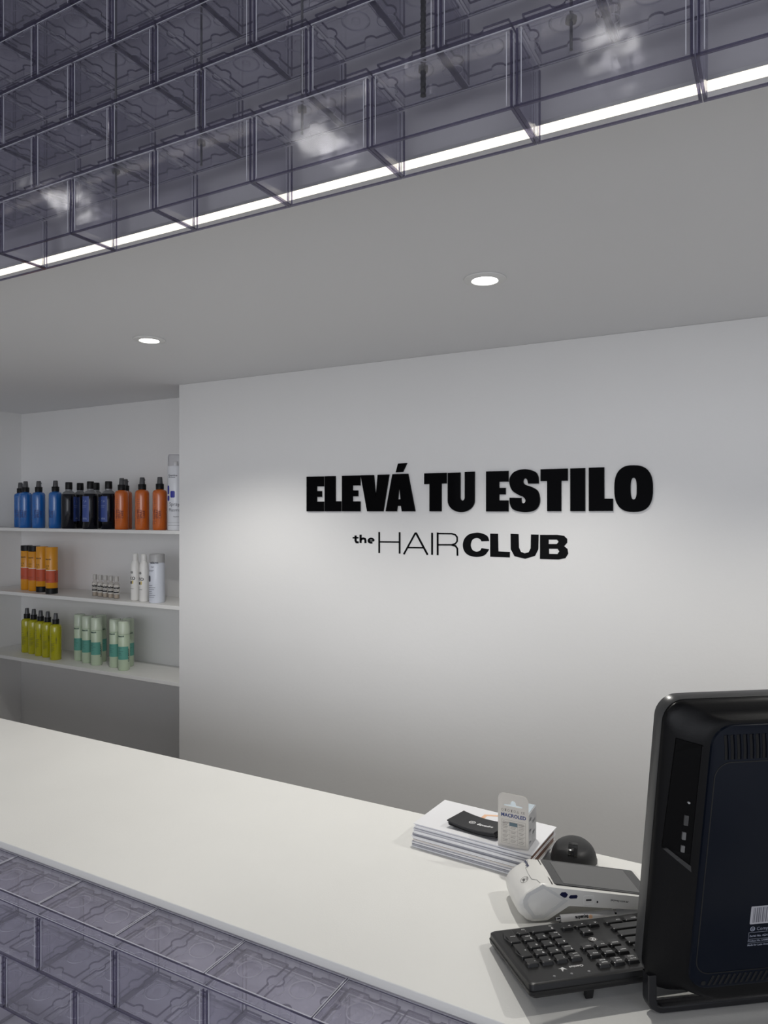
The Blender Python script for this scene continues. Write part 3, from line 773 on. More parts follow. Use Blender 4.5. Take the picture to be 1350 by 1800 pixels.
# business cards, bowed, in a small pile
def bow(x): return .0042*((x-.045)/.045)**2
cs = thing('business_card_stack', 'bowed pile of black business cards lying on the brochures', 'cards', (-.492, 1.118, ZB), math.radians(-6))
for i in range(9):
    bm = bmesh.new(); k = 12; dx, dy = random.uniform(-.0015, .0015)+.0006*(8-i), random.uniform(-.001, .001); zz = .0009*i+.0003
    rows = []
    for j in range(k+1):
        x = .088*j/k; rows.append([bm.verts.new((x+dx+a*.006/.05, a+dy, zz+bow(x)+c)) for a, c in ((0, 0), (.050, 0), (.050, .0006), (0, .0006))])
    for a, b in zip(rows, rows[1:]):
        for q in range(4): bm.faces.new((a[q], a[(q+1) % 4], b[(q+1) % 4], b[q]))
    bm.faces.new(rows[0]); bm.faces.new(rows[-1][::-1])
    c = obj('card', bm, mat('card_black', (.014, .014, .016), .45) if i % 2 == 0 else mat('card_edge', (.06, .06, .065), .5), cs)
    if i == 8:
        bm = bmesh.new(); g = lambda x, y: Vector((x+dx+y*.006/.05, y+dy, zz+bow(x)+.0009))
        word(bm, 'Squadra', g, size=.0082, ax=.044, ay=.021, bold=.06, shear=.2)
        prism([superellipse(.034, .0235, .0055, .0055, 2, 24), superellipse(.034, .0235, .0043, .0043, 2, 24)], lambda x, y, d: g(x, y), 0, 0, bm)
        for q in range(3): prism([stroke([(.031+q*.0018, .021), (.0335+q*.0018, .026)], .0009)], lambda x, y, d: g(x, y), 0, 0, bm)
        flat_obj('logo_print', bm, mat('print_white', (.75, .75, .75), .5), c)
# light bulb box with a hang tab
bx = thing('light_bulb_box', 'small grey cardboard bulb box with hang tab and blue MACROLED print on brochures', 'box', (-.3935, 1.1005, ZB), math.radians(1.5))
M_CARD = mat('box_card', (.60, .57, .52), .6)
M_CARDB = mat('box_blue', (.52, .60, .66), .5, var=.12, vscale=40)
bw, bd, bh = .0505, .047, .0555
obj('front', B(0, bw, 0, .0006, 0, bh), M_CARD, bx)
obj('carton', B(.0003, bw-.0003, .0007, bd, 0, bh-.0003, bev=.0006), mat('box_side', (.52, .52, .53), .5, var=.25, vscale=55), bx)
tabo = arc(.010, bh+.0195, .010, .010, 180, 90, 6)+arc(bw-.010, bh+.0195, .010, .010, 90, 0, 6)+[(bw, bh), (0, bh)]
slot = [(.010, bh+.0115), (.0205, bh+.0125), (.0215, bh+.0165), (.0235, bh+.0185), (.027, bh+.0185), (.029, bh+.0165), (.030, bh+.0125), (.0405, bh+.0115), (.0405, bh+.0095), (.010, bh+.0095)]
obj('hang_tab', prism([tabo, slot], lambda x, y, d: Vector((x, d, y)), 0, .0006), M_CARD, bx)
bm = bmesh.new(); box(bm, .002, bw-.002, .002, bd-.001, bh, bh+.0006)
obj('top_flap', bm, M_CARDB, bx)
g = lambda x, y: Vector((x, -.0003, y))
bm = bmesh.new(); word(bm, 'MACROLED', g, width=.041, size=.0078, ax=.0055, ay=.0475, bold=.03)
flat_obj('blue_print', bm, mat('print_blue', (.03, .16, .42), .5), bx)
bm = bmesh.new()
def bar(x0, x1, y0, y1, gg=g, b=None): 
    b = b or bm; b.faces.new([b.verts.new(gg(x, y)) for x, y in ((x0, y0), (x1, y0), (x1, y1), (x0, y1))])
for y in (.0425, .0375, .0335, .0265, .0195, .0125, .005): bar(.006, .0455, y-.00012, y+.00012)
for x in (.006, .019, .0325, .0455): bar(x-.00012, x+.00012, .005, .0425 if x in (.006, .0455) else .0375)
for i in range(3):
    for j, y in enumerate((.0345, .029, .022, .015, .008)):
        if i == 1 and j == 0: continue
        for q in range(2): bar(.0078+i*.0132, .0155+i*.0132+(q*.0012), y+q*.0022, y+.0006+q*.0022)
word(bm, 'Características generales', g, width=.034, size=.0026, ax=.009, ay=.0385)
for i in range(8):
    x = .0075+i*.0051
    if i in (0, 2, 4): prism([rrect(x-.0017, x+.0017, bh+.0005, bh+.0045, .0015, 3), rrect(x-.0012, x+.0012, bh+.001, bh+.004, .001, 3)], lambda a, b, d: g(a, b), 0, 0, bm)
    elif i in (1, 3): bar(x-.0013, x+.0013, bh+.0005, bh+.0015); bar(x-.0008, x+.0008, bh+.0015, bh+.0035); bar(x-.0015, x+.0015, bh+.0035, bh+.0045)
    elif i == 5: prism([[(x-.002, bh+.0005), (x+.002, bh+.0005), (x, bh+.0045)], [(x-.0012, bh+.001), (x+.0012, bh+.001), (x, bh+.0035)]], lambda a, b, d: g(a, b), 0, 0, bm)
word(bm, 'CE', g, size=.0052, ax=.0385, ay=bh+.0008)
flat_obj('table_print', bm, mat('print_taupe', (.20, .18, .16), .6), bx)
bm = bmesh.new(); bar(.0192, .0323, .0337, .0410-.0035+.0018)
flat_obj('dark_cell', bm, mat('print_slateblue', (.10, .15, .18), .6), bx)
bm = bmesh.new(); gs = lambda x, y: Vector((bw, x, y))
for q in range(5): word(bm, ('LED', 'GU10', '7W', '220V', 'A+')[q], gs, size=.006, ax=.006+(q % 2)*.018, ay=.044-q*.009, bold=.03)
flat_obj('side_print', bm, mat('print_side', (.10, .11, .13), .5), bx)

# computer mouse
ms = thing('computer_mouse', 'black wireless computer mouse between the brochures and the card terminal', 'mouse', (-.288, 1.170, ZT), math.radians(11))
bm = bmesh.new(); L = []
for k in range(13):
    a = PI/2*k/12; zz = .005+.034*math.sin(a); s = math.cos(a)**.55 if k < 12 else 0.02
    L.append([(.0355*s*math.cos(t)*(1+.04*math.cos(2*t)), .046*s*math.sin(t)-.004*(zz/.039), zz) for t in [2*PI*i/40 for i in range(40)]])
loft([[(x*.93, y*.95, .0005) for x, y, zz in L[0]]]+L, bm)
shell = obj('shell', bm, mat('mouse_rubber', (.020, .020, .021), .45, spec=.35), ms, smooth=True)
from mathutils.bvhtree import BVHTree
def surface(o):
    return BVHTree.FromPolygons([v.co for v in o.data.vertices], [tuple(p.vertices) for p in o.data.polygons])
MS = surface(shell)
def mz(x, y):
    return MS.ray_cast(Vector((x, y, .2)), Vector((0, 0, -1)))[0].z
def mz_old(x, y):
    s = min(.999, math.hypot(x/.0355, (y+.003)/.046)); a = math.acos(min(1, s**(1/.55))); return .005+.034*math.sin(a)
bm = bmesh.new(); rows = []
for j in range(9):
    y = -.040+.028*j/8; rows.append([bm.verts.new((x, y, mz(x, y)+.0012)) for x in (-.0072, -.004, 0, .004, .0072)])
for a, b in zip(rows, rows[1:]):
    for q in range(4): bm.faces.new((a[q], a[q+1], b[q+1], b[q]))
obj('wheel_panel', bm, mat('mouse_gloss', (.006, .006, .006), .12), ms, smooth=True)
bm = bmesh.new(); lathe([(.002, -.0028), (.0075, -.0022), (.008, 0), (.0075, .0022), (.002, .0028)], 24, bm)
obj('scroll_wheel', bm, M_CAPB, ms, loc=(0, -.033, mz(0, -.033)-.0035), rot=(0, PI/2, 0), smooth=True)
obj('side_band', loft([[(x*1.012, y*1.008, zz) for x, y, _ in L[0]] for zz in (.006, .010)], cap=(False, False)), mat('mouse_band', (.35, .35, .36), .2), ms, smooth=True)

# card payment terminal
PX = Vector((-.2764, .9865)); pa = math.radians(33); PW = .0785
ps = thing('payment_terminal', 'white card payment terminal with dark touch screen lying beside the keyboard', 'card terminal', (PX.x, PX.y, ZT), pa)
M_PW = mat('terminal_white', (.72, .71, .68), .3, coat=.15)
k_ = 1.016
def pz(z): return max(0, .577-(.577-z)*k_)
# side outline (s, z)
prof = [(.1560, pz(.037)-.0005), (.006, pz(.0598)), (-.0110, pz(.0613)), (-.030, pz(.0510)), (-.0400, pz(.0430)), (-.0451, pz(.0343)), (-.0435, pz(.0225)), (-.0330, pz(.0125)), (-.026, .0003), (-.006, .0003), (.0265, pz(.0307)), (.1270, pz(.0219)), (.154, pz(.018))]
bm = bmesh.new(); rows = []
# loft across the width: chamfered near and far sides, the head bulging a little in the middle
cx_, cz_ = .03, .035
for y, ins in ((0, .0045), (.0025, .0012), (.0060, 0), (PW*.5, -.0015), (PW-.0060, 0), (PW-.0025, .0012), (PW, .0045)):
    row = []
    for s, zz in prof:
        v = Vector((s-cx_, zz-cz_)); l = v.length
        hb = (1 if s < 0 else 0)
        q = v*(1-ins/max(l, .01)); 
        zz2 = zz-(ins if zz > .04 else 0)*.8 if s >= 0 else cz_+q.y
        ss = cx_+q.x if s < .12 else s-max(ins, 0)
        row.append((ss, y, max(.0003, zz2)))
    rows.append(row)
loft(rows, bm)
body = obj('housing', bm, M_PW, ps, smooth=True)
# recessed grip outline on the near side of the head
outl = [(.0265, .030), (-.0100, .0540), (-.0330, .0420), (-.0385, .0330), (-.0370, .0230), (-.024, .0060), (-.008, .0060)]
inner = [(.018, .031), (-.0085, .0480), (-.0280, .0390), (-.0325, .0320), (-.0310, .0245), (-.0210, .0110), (-.0085, .0110)]
bm = prism([[(a, b) for a, b in outl], [(a, b) for a, b in inner]], lambda x, y, d: Vector((x, .0006-d, y)), 0, .0012)
obj('grip_frame', bm, mat('terminal_grey', (.60, .60, .59), .35), ps)
tl = math.atan2(pz(.0598)-(pz(.037)-.0005), .150)    # slope of the top face
top0 = Vector((.006, 0, pz(.0598)))
def tp(x, y, d=0): return Vector((top0.x+x*math.cos(tl)+d*math.sin(tl), y, top0.z-x*math.sin(tl)+d*math.cos(tl)))
bm = prism([rrect(.002, .146, .0035, PW-.0035, .004)], lambda x, y, d: tp(x, y, d), -.001, .0010)
obj('screen_bezel', bm, mat('screen_bezel', (.035, .035, .036), .25), ps)
bm = prism([rrect(.016, .130, .0075, PW-.0075, .001)], lambda x, y, d: tp(x, y, d), .0010, .0013)
scr = obj('touch_screen', bm, mat('screen_glass', (.10, .10, .10), .28), ps)
bm = prism([[(-.0022, .004), (-.0005, .004), (-.0005, PW-.004), (-.0022, PW-.004)]], lambda x, y, d: tp(x, y, d), -.0006, .0004)
bm2 = bm
obj('paper_slot', bm2, mat('slot_dark', (.05, .045, .045), .5), ps)
# contactless emblem on the sloping head
fa = Vector((-.0110, 0, pz(.0613))); fb = Vector((-.0400, 0, pz(.0430))); fd = (fb-fa).normalized(); fnn = Vector((-.53, 0, .85))
HS = surface(body)
def face(u, v, e=.0003):
    p = fa+fd*v; q = Vector((p.x, u, p.z))+fnn*.03; h_ = HS.ray_cast(q, -fnn.normalized()); return (h_[0] if h_[0] else q)+fnn.normalized()*e
bm = bmesh.new()
prism([stroke([(.006, .001), (.016, .003), (.024, .009), (.040, .0095), (.056, .009), (.064, .003), (.072, .001)], .0007)], lambda x, y, d: face(x, y, .0002), 0, 0, bm)
flat_obj('lid_seam', bm, mat('seam', (.2, .2, .2), .5), ps)
bm = bmesh.new(); cu, cv = PW*.40, .0185
prism([superellipse(cu, cv, .0062, .0062, 2, 32), superellipse(cu, cv, .0057, .0057, 2, 32)], lambda x, y, d: face(x, y), 0, 0, bm)
for i in range(4): prism([stroke([(cu-.003+i*.0018, cv+.003), (cu-.001+i*.0012, cv-.001)], .0009)], lambda x, y, d: face(x, y), 0, 0, bm)
for i in range(3): prism([stroke([(cu+arc_x, cv+arc_y) for arc_x, arc_y in arc(.001, -.001, .0016+.0016*i, .0016+.0016*i, 200, 290, 5)], .0005)], lambda x, y, d: face(x, y), 0, 0, bm)
flat_obj('contactless_emblem', bm, mat('print_dark', (.08, .08, .08), .5), ps)
bm = bmesh.new(); 
word(bm, 'payway', lambda x, y: face(x+PW*.70, .006-y), size=.0065, bold=.04, shear=.1)
flat_obj('brand_print', bm, mat('print_navy', (.03, .04, .10), .5), ps)
# side ports and print
sd = lambda x, y, d=0: Vector((x, .0002-d, y))
def side(s, dz): return (s, top0.z-(s-.006)*math.tan(tl)-dz)
a0, b0 = side(.0195, .0115); a1, b1 = side(.0335, .0125)
bm = prism([[(a0+x*.0065, b0+y*.0038) for x, y in ((-1, -.3), (-.4, -1), (.6, -1), (1, .1), (.5, 1), (-.4, 1))]], sd, 0, .0006)
prism([[(a1+x*.0065, b1+y*.0024) for x, y in ((-1, -.3), (-.6, -1), (.8, -1), (1, .3), (.8, 1), (-.6, 1))]], sd, 0, .0006, bm)
obj('side_keys', bm, mat('key_navy', (.01, .012, .05), .3), ps)
c0, c1 = side(.056, .0145)
bm = prism([rrect(c0-.0075, c0+.0075, c1-.0062, c1+.0062, .001), rrect(c0-.0068, c0+.0068, c1-.0055, c1+.0055, .001)], sd, 0, .0004)
obj('port_frame', bm, mat('terminal_pale', (.8, .8, .78), .3), ps)
bm = prism([rrect(c0-.0040, c0+.0040, c1-.0012, c1+.0012, .0008)], sd, 0, .0005)
prism([superellipse(c0+.0125, c1-.0032, .0012, .0016, 2, 14)], sd, 0, .0005, bm)
obj('charging_port', bm, M_INK, ps)
bm = bmesh.new(); p0, p1 = side(.088, .0115)
word(bm, 'payway.com.ar', lambda x, y: Vector((p0+x, -.0001, p1+y-x*math.tan(tl))), width=.026, size=.0042, bold=.03)
flat_obj('side_print', bm, mat('print_dark', (.08, .08, .08), .5), ps)

# pen
pn = thing('pen', 'white ballpoint pen with clip printed Squadra, lying behind the black keyboard', 'pen', (-.2662, .9922, ZT+.0052), math.atan2(.079, .099))
def xl(prof, n=20): 
    bm = lathe(prof, n, closed=False); bmesh.ops.rotate(bm, verts=bm.verts[:], cent=(0, 0, 0), matrix=Matrix.Rotation(PI/2, 3, 'Y')); return bm
obj('barrel', xl([(0, .003), (.0048, .003), (.0051, .006), (.0051, .083), (0, .083)]), mat('pen_white', (.72, .72, .73), .25, coat=.3), pn, smooth=True)
obj('push_button', xl([(0, -.004), (.0026, -.004), (.003, -.002), (.003, .003), (0, .003)]), mat('chrome', (.6, .6, .62), .15, metal=1), pn, smooth=True)
obj('band', xl([(0, .083), (.0053, .083), (.0053, .086), (0, .086)]), mat('chrome', (.6, .6, .62), .15, metal=1), pn, smooth=True)
obj('front_grip', xl([(0, .086), (.0050, .086), (.0046, .115), (.0025, .127), (.0012, .130), (0, .138)]), mat('pen_pale', (.66, .67, .70), .3), pn, smooth=True)
bm = B(.0, .034, -.0012, .0012, .0050, .0066, bev=.0004)
obj('clip', bm, mat('chrome', (.6, .6, .62), .15, metal=1), pn, rot=(PI*1.0, 0, 0))
bm = bmesh.new(); pf = lambda x, y: Vector((x, -.0053*math.cos(y/.0053), .0053*math.sin(y/.0053)))
word(bm, 'Squadra', lambda x, y: pf(.043-x, .0036-y), size=.0055, bold=.06)
flat_obj('print', bm, M_INK, pn)
bm = bmesh.new(); prism([[(.0465+.0032*math.cos(a), .001+.0032*math.sin(a)) for a in [PI/6+k*PI/3 for k in range(6)]]], lambda x, y, d: pf(x, y), 0, 0, bm)
flat_obj('emblem', bm, mat('print_peach', (.80, .50, .32), .6), pn)

# ------------------------------------------------------------------ keyboard (numpad towards the viewer's left, back edge towards the viewer)
kang = math.atan2(-.65, -.76); KT = math.radians(6.9)
kb = thing('computer_keyboard', 'black computer keyboard seen from behind, partly hidden by the monitor', 'keyboard', (-.334, .896, ZT), kang)
M_KB = mat('keyboard_black', (.009, .009, .0095), .36, spec=.35)
M_KEY = mat('key_black', (.012, .012, .0125), .32, spec=.4)
M_LEG = mat('legend_white', (.75, .75, .75), .5)
KL, KD, KH = .452, .139, .0175
# local: x runs from the numpad edge (0) to the left end (-KL); y from the front edge (0) to the back edge (KD)
def kout(e=0, r=.006): return rrect(-KL+e, -e, e, KD-e, r, 4)
bm = bmesh.new()
loft([[(x, y, 0) for x, y in kout(.004)], [(x, y, .004) for x, y in kout(.0005)], [(x, y, .0085) for x, y in kout(0)], [(x, y, .0090) for x, y in kout(.0012)],
      [(x, y, .0100) for x, y in kout(.0012)], [(x, y, .0150) for x, y in kout(.0015)], [(x, y, .0165) for x, y in kout(.0035)], [(x, y, .0165) for x, y in kout(.006)]], bm)
case = obj('case', bm, M_KB, kb, loc=(0, 0, .0012), rot=(KT, 0, 0), smooth=True)
PT = .0190; R0 = .0203
def ky(r): return R0+r*.0187+(.0040 if r == 5 else 0)
def keymesh(wu, hu=1):
    bm = bmesh.new(); w2, h2 = wu*PT/2-.0010, hu*.0187/2-.0010
    loft([[(x, y, 0) for x, y in rrect(-w2, w2, -h2, h2, .0012, 2)], [(x, y, .0015) for x, y in rrect(-w2, w2, -h2, h2, .0012, 2)],
          [(x, y, .0070) for x, y in rrect(-w2+.0014, w2-.0014, -h2+.0010, h2-.0017, .0020, 3)], [(x, y, .0075) for x, y in rrect(-w2+.0022, w2-.0022, -h2+.0018, h2-.0026, .0020, 3)]], bm)
    return bm
KM = {}
def key(cx, row, wu=1, hu=1, leg=None, dy=0):
    k = (wu, hu)
    if k not in KM:
        me = bpy.data.meshes.new('key'); b = keymesh(wu, hu); bmesh.ops.recalc_face_normals(b, faces=b.faces[:]); b.to_mesh(me); b.free(); me.materials.append(M_KEY); KM[k] = me
    o = link('key', KM[k], case, (cx, ky(row)+dy, .0128), None)
    if leg:
        bm = bmesh.new(); w2 = wu*PT/2-.0045
        for i, s in enumerate(leg):
            sz = .0052 if len(s) < 3 else .0030
            word(bm, s, lambda x, y: Vector((x, y, .0077)), size=sz, ax=-w2, ay=(.0012 if i == 0 else -.0042) if len(leg) > 1 else (0 if len(s) < 3 else .001), bold=.02)
        flat_obj('legend', bm, M_LEG, o)
X0 = -.0115
def col(c): return X0-PT*(c+.5)      # numpad column counted from its right edge
for r, c, w_, h_, lg in ((0, 0, 1, 2, ['Enter']), (0, 1, 1, 1, ['.', 'Del']), (0, 2.5, 2, 1, ['0', 'Ins']), (1, 1, 1, 1, ['3', 'PgDn']), (1, 2, 1, 1, ['2']), (1, 3, 1, 1, ['1', 'End']),
                     (2, 0, 1, 2, ['+']), (2, 1, 1, 1, ['6']), (2, 2, 1, 1, ['5']), (2, 3, 1, 1, ['4']), (3, 1, 1, 1, ['9', 'PgUp']), (3, 2, 1, 1, ['8']), (3, 3, 1, 1, ['7', 'Home']),
                     (4, 0, 1, 1, ['-']), (4, 1, 1, 1, ['*']), (4, 2, 1, 1, ['/']), (4, 3, 1, 1, ['Num', 'Lock'])):
    key(col(c), r, w_, h_, lg, dy=(.0187/2 if h_ == 2 else 0))
XN = X0-4*PT-.006                    # right edge of the navigation block
def ncol(c): return XN-PT*(c+.5)
for r, c, lg in ((0, 0, ['>']), (0, 1, ['v']), (0, 2, ['<']), (1, 1, ['^']), (3, 0, ['PgDn']), (3, 1, ['End']), (3, 2, ['Delete']), (4, 0, ['PgUp']), (4, 1, ['Home']), (4, 2, ['Insert']),
                 (5, 0, ['Pause', 'Break']), (5, 1, ['Scroll', 'Lock']), (5, 2, ['Prt Sc', 'SysRq'])):
    key(ncol(c), r, 1, 1, lg)
XM = XN-3*PT-.006                    # right edge of the main block
def run(row, keys):
    x = XM
    for k in keys:
        wu, lg = k if isinstance(k, tuple) else (1, None)
        key(x-wu*PT/2, row, wu, 1, lg); x -= wu*PT
run(0, [(1.5, ['Ctrl']), (1.25, ['Menu']), (1.25, ['Win']), (1.25, ['Alt Gr']), (5.75, None), (1.25, ['Alt']), (1.25, None), (1.5, ['Ctrl'])])
run(1, [(2.75, ['Shift'])]+[1]*10+[(2.25, ['Shift'])])
run(2, [(2.25, ['Enter'])]+[1]*11+[(1.75, None)])
run(3, [(1.5, None)]+[1]*12+[(1.5, ['Tab'])])
run(4, [(2, ['Back'])]+[1]*13)
run(5, [(1, ['F12']), (1, ['F11']), (1, ['F10']), (1, ['F9'])]+[1]*8+[(1, ['Esc'])])
# print and lamps on the blank strip above the numpad
bm = bmesh.new(); kf = lambda x, y: Vector((x, y, .0167))
word(bm, 'Genius', lambda x, y: kf(x, y), size=.0062, ax=-.080, ay=.111, bold=.03, shear=.1)
prism([[(-.054, .111), (-.0575, .1175), (-.0535, .1155), (-.050, .121), (-.0505, .1145), (-.0475, .1135), (-.051, .1125)]], lambda x, y, d: kf(x, y), 0, 0, bm)
flat_obj('brand_print', bm, mat('print_silver', (.6, .6, .6), .4), case)
for i in range(3):
    obj('indicator_lamp', lathe([(0, .0165), (.0018, .0165), (.0015, .0172), (0, .0173)], 12, closed=False), mat('lamp_off', (.22, .22, .22), .3), case, loc=(-.036-.022*i, .1275, 0), smooth=True)
bm = bmesh.new(); ccx, ccy = XN-1.5*PT, ky(2)
prism([superellipse(ccx, ccy, .0058, .0058, 2, 28)], lambda x, y, d: kf(x, y)+Vector((0, 0, d)), 0, .0004, bm)
em = obj('round_emblem', bm, mat('emblem_grey', (.10, .095, .09), .35), case)
bm = bmesh.new(); prism([stroke(arc(ccx, ccy, .0034, .0034, 20, 300, 12), .0010)], lambda x, y, d: kf(x, y)+Vector((0, 0, .0006)), 0, 0, bm)
prism([stroke([(ccx-.001, ccy-.002), (ccx+.001, ccy+.002)], .0012)], lambda x, y, d: kf(x, y)+Vector((0, 0, .0006)), 0, 0, bm)
flat_obj('emblem_mark', bm, M_LEG, em)
# folding feet at the back
for x in (-.080, -.375):
    bm = B(-.005, .005, -.0035, .0035, -.0185, .0025, bev=.0015)
    obj('foot', bm, M_KB, kb, loc=(x, KD-.012, .0195), rot=(math.radians(-14), 0, 0))

# ------------------------------------------------------------------ all-in-one computer seen from behind
mn = thing('desktop_monitor', 'black all-in-one computer seen from behind at the right counter end', 'monitor', (-.1335, .8617, ZT), math.radians(36.87))
TAU = math.radians(8.8)
M_MB = mat('monitor_black', (.005, .005, .0055), .38, spec=.16, bump=.12, bscale=900)
M_MB2 = mat('monitor_gloss', (.0025, .0045, .010), .3, spec=.16)
MW, MH = .492, .356
def ml(l, rr, b, t, y, r, rb=None):
    rb = rb or r; x0, x1, z0, z1 = l, MW-rr, b, MH-t
    return [(x, y, z) for x, z in arc(x1-r, z1-r, r, r, 0, 90, 8)+arc(x0+r, z1-r, r, r, 90, 180, 8)+arc(x0+rb, z0+rb, rb, rb, 180, 270, 8)+arc(x1-rb, z0+rb, rb, rb, 270, 360, 8)]
bm = loft([ml(.0015, .0015, .0215, .0015, .0245, .022), ml(0, 0, .020, 0, .023, .024), ml(0, 0, .020, 0, .0045, .024), ml(.0015, .0015, .005, .0015, .002, .024, .028),
           ml(.004, .004, .004, .003, -.001, .026, .036), ml(.012, .012, .006, .009, -.006, .030, .050), ml(.020, .020, .001, .0125, -.0105, .032, .060),
           ml(.034, .034, .001, .0145, -.0165, .030, .055), ml(.040, .040, .005, .0165, -.0185, .028, .050)])
head = obj('casing', bm, M_MB, mn, loc=(0, 0, .019), rot=(TAU, 0, 0), smooth=True)
obj('bezel_rim', loft([ml(-.0006, -.0006, .0194, -.0006, .0235, .024), ml(-.0010, -.0010, .019, -.0010, .019, .024), ml(-.0010, -.0010, .019, -.0010, .009, .024), ml(-.0004, -.0004, .0196, -.0004, .0075, .024)], cap=(False, False)),
    mat('rim_grey', (.055, .055, .055), .3), head, smooth=True)
bm = bmesh.new(); box(bm, .012, MW-.012, .0246, .0252, .022, MH-.012)
obj('screen', bm, mat('lcd_glass', (.01, .01, .012), .1), head)
# raised rear panel with its own rounded outline
bm = loft([ml(.042, .042, .020, .0185, -.0182, .024), ml(.043, .043, .021, .0195, -.0205, .024), ml(.046, .046, .024, .0225, -.0215, .022)])
pan = obj('rear_panel', bm, M_MB2, head, smooth=True)
# seam of the access cover below the vents
def rp(x, z, d): return Vector((x, -.0216-d, z))
bm = prism([rrect(.048, MW-.048, .040, MH-.060, .018, 8), rrect(.0492, MW-.0492, .0412, MH-.0612, .017, 8)], rp, -.0004, .0002)
obj('panel_seam', bm, mat('seam_black', (.002, .002, .002), .6), pan)
bm = bmesh.new(); bm3 = bmesh.new()
for k in range(46):
    x = .056+k*.0074
    if x > MW-.065: break
    pts = [(x+.0040*math.sin(q*1.3), MH-.029-q*.028) for q in [0, .25, .5, .75, 1]]
    prism([stroke(pts, .0032)], rp, -.0006, .0003, bm)
    prism([stroke([(a+.0027, b) for a, b in pts], .0012)], rp, -.0004, .0014, bm3)
obj('vent_slots', bm, mat('slot_black', (.001, .001, .001), .8), pan)
obj('vent_ribs', bm3, M_MB2, pan)
bm = bmesh.new()
for k in range(52):
    x = .066+k*.0066
    if x > MW-.075: break
    prism([stroke([(x, .0255), (x+.0055, .0375)], .0028)], rp, -.0006, .0003, bm)
obj('lower_slots', bm, mat('slot_black', (.001, .001, .001), .8), pan)
bm = prism([superellipse(.0595, .029, .0028, .0028, 2, 20)], rp, -.0004, .0003)
obj('screw_hole', bm, mat('slot_black', (.001, .001, .001), .8), pan)
# port bay on the sloping left flank
CS = surface(head)
def fl(x, z, d):   # lies on the flank
    h_ = CS.ray_cast(Vector((x, -.2, z)), Vector((0, 1, 0)))[0]; return Vector((x, h_.y-d, z))
def dens(loop, n=8): return [(a[0]+(b[0]-a[0])*i/n, a[1]+(b[1]-a[1])*i/n) for a, b in zip(loop, loop[1:]+loop[:1]) for i in range(n)]
bayl = dens([(.006, .188), (.0335, .168), (.0345, .314), (.010, .318)])
bm = prism([bayl], fl, -.0006, .0016)
bay = obj('port_bay', bm, mat('bay_black', (.0012, .0012, .0014), .6, spec=.1), head)
obj('bay_lip', prism([dens(stroke([(.0335, .314), (.0325, .168)], .0012))], fl, -.0006, .0026), M_MB, bay)
obj('bay_ledge', prism([dens([(.006, .188), (.0335, .167), (.0325, .174), (.010, .1895)])], fl, 0, .0034), mat('ledge', (.03, .03, .03), .3), bay)
obj('port', prism([dens(rrect(.0225, .0260, .188, .196, .0006), 2)], fl, 0, .0022), mat('port_silver', (.16, .16, .16), .4, metal=.5), bay)
obj('port', prism([dens(rrect(.0225, .0260, .203, .212, .0006), 2)], fl, 0, .0022), mat('port_silver', (.16, .16, .16), .4, metal=.5), bay)
obj('port', prism([dens(rrect(.0230, .0270, .220, .232, .0006), 2)], fl, 0, .0022), mat('port_dark', (.04, .04, .04), .4), bay)
obj('audio_jack', prism([superellipse(.026, .247, .0012, .0012, 2, 16)], fl, 0, .0022), mat('jack_white', (.3, .3, .3), .4), bay)
# rating labels on the rear
sx = .109
LZ = .008
bm = prism([rrect(sx, sx+.036, .0905+LZ, .1125+LZ, .0012)], rp, 0, .0005)
lab = obj('silver_sticker', bm, mat('sticker_silver', (.36, .36, .39), .4), pan)
bm = bmesh.new(); rp2 = lambda x, y: Vector((x, -.0223, y+LZ))
random.seed(3); x = sx+.003
while x < sx+.033:
    wv = random.choice((.0006, .0010, .0016)); bm.faces.new([bm.verts.new(rp2(a, b)) for a, b in ((x, .0925), (x+wv, .0925), (x+wv, .111), (x, .111))]); x += wv+random.choice((.0008, .0014))
flat_obj('barcode', bm, mat('bar_grey', (.12, .12, .14), .5), lab)
bm = bmesh.new(); rp3 = lambda x, y: Vector((x, -.0221, y+LZ))
prism([superellipse(sx+.0042, .0845, .0030, .0030, 2, 24), superellipse(sx+.0042, .0845, .0021, .0021, 2, 24)], lambda x, y, d: rp3(x, y), 0, 0, bm)
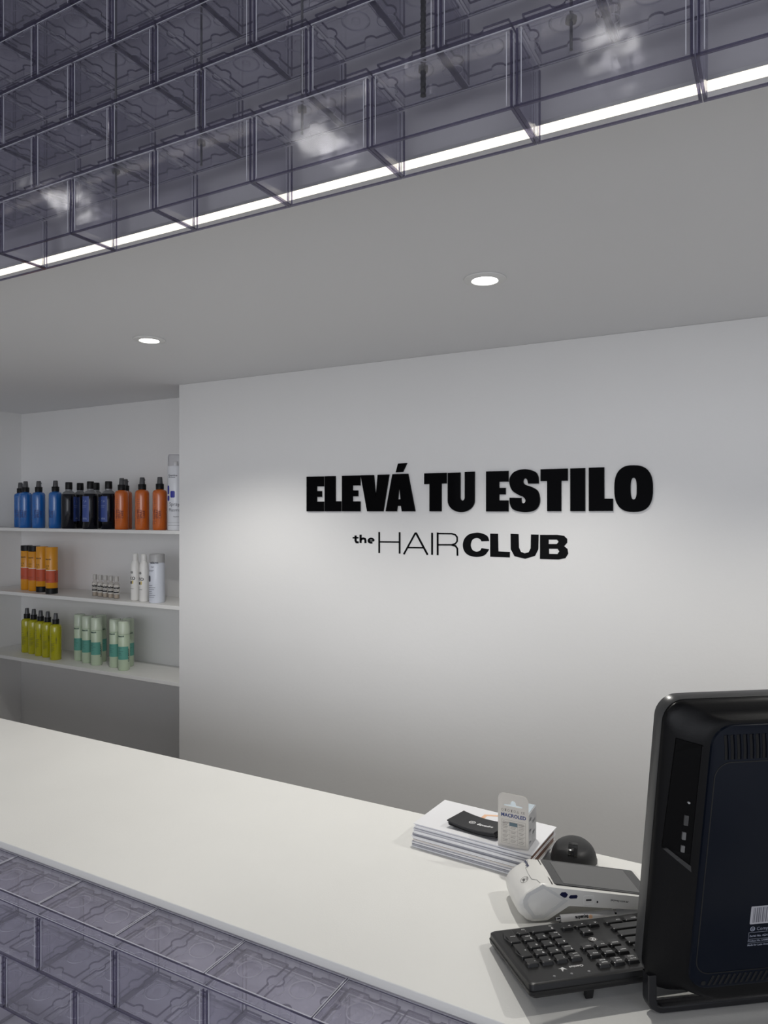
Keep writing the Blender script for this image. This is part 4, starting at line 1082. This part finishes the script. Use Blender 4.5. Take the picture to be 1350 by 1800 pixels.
word(bm, 'hp', rp3, size=.0036, ax=sx+.0026, ay=.0835, shear=.2, bold=.03)
word(bm, 'Compaq CQ1', rp3, size=.0058, ax=sx+.0095, ay=.0825)
def bar3(x0, x1, y0, y1): bm.faces.new([bm.verts.new(rp3(a, b)) for a, b in ((x0, y0), (x1, y0), (x1, y1), (x0, y1))])
for y in (.0800, .0715, .0665): bar3(sx, sx+.05, y, y+.0004)
bar3(sx, sx+.0004, .0715, .0800)
word(bm, 'Serial No. 4CH1250', rp3, size=.0034, ax=sx+.0015, ay=.0745, bold=.03)
word(bm, 'Product No. LN480', rp3, size=.0030, ax=sx, ay=.0685, bold=.03)
word(bm, 'Made for Latin America', rp3, size=.0030, ax=sx, ay=.0632, bold=.03)
flat_obj('rating_print', bm, mat('print_slate_light', (.22, .24, .30), .5), pan)
# loop stand
pts = [(.0085, .046), (.0085, .016)]+[(.0225-.0140*math.cos(a), .0175-.0130*math.sin(a)) for a in [PI/2*k/6 for k in range(1, 7)]]
n_ = len(pts); pts2 = pts+[(MW-x, z_) for x, z_ in reversed(pts)]
def sweep(pts, wy, th, y0):
    bm = bmesh.new(); rows = []
    P = [Vector(p) for p in pts]
    for i, p in enumerate(P):
        d = (P[min(i+1, len(P)-1)]-P[max(i-1, 0)]).normalized(); nn = Vector((-d.y, d.x))
        vertical = abs(d.y) > .7
        t = th*(1.45 if vertical else 1.0)
        rows.append([bm.verts.new((q.x, y, q.y)) for q, y in ((p+nn*t/2, y0), (p+nn*t/2, y0-wy), (p+nn*(t/2-.0012), y0-wy-.001), (p-nn*(t/2-.0012), y0-wy-.001), (p-nn*t/2, y0-wy), (p-nn*t/2, y0))])
    for a, b in zip(rows, rows[1:]):
        for q in range(6): bm.faces.new((a[q], a[(q+1) % 6], b[(q+1) % 6], b[q]))
    bm.faces.new(rows[0]); bm.faces.new(rows[-1][::-1]); return bm
obj('stand', sweep(pts2, .012, .0074, .005), mat('stand_black', (.012, .012, .014), .25), mn)

# ------------------------------------------------------------------ wipe leftovers of the prototypes
bpy.context.view_layer.update()
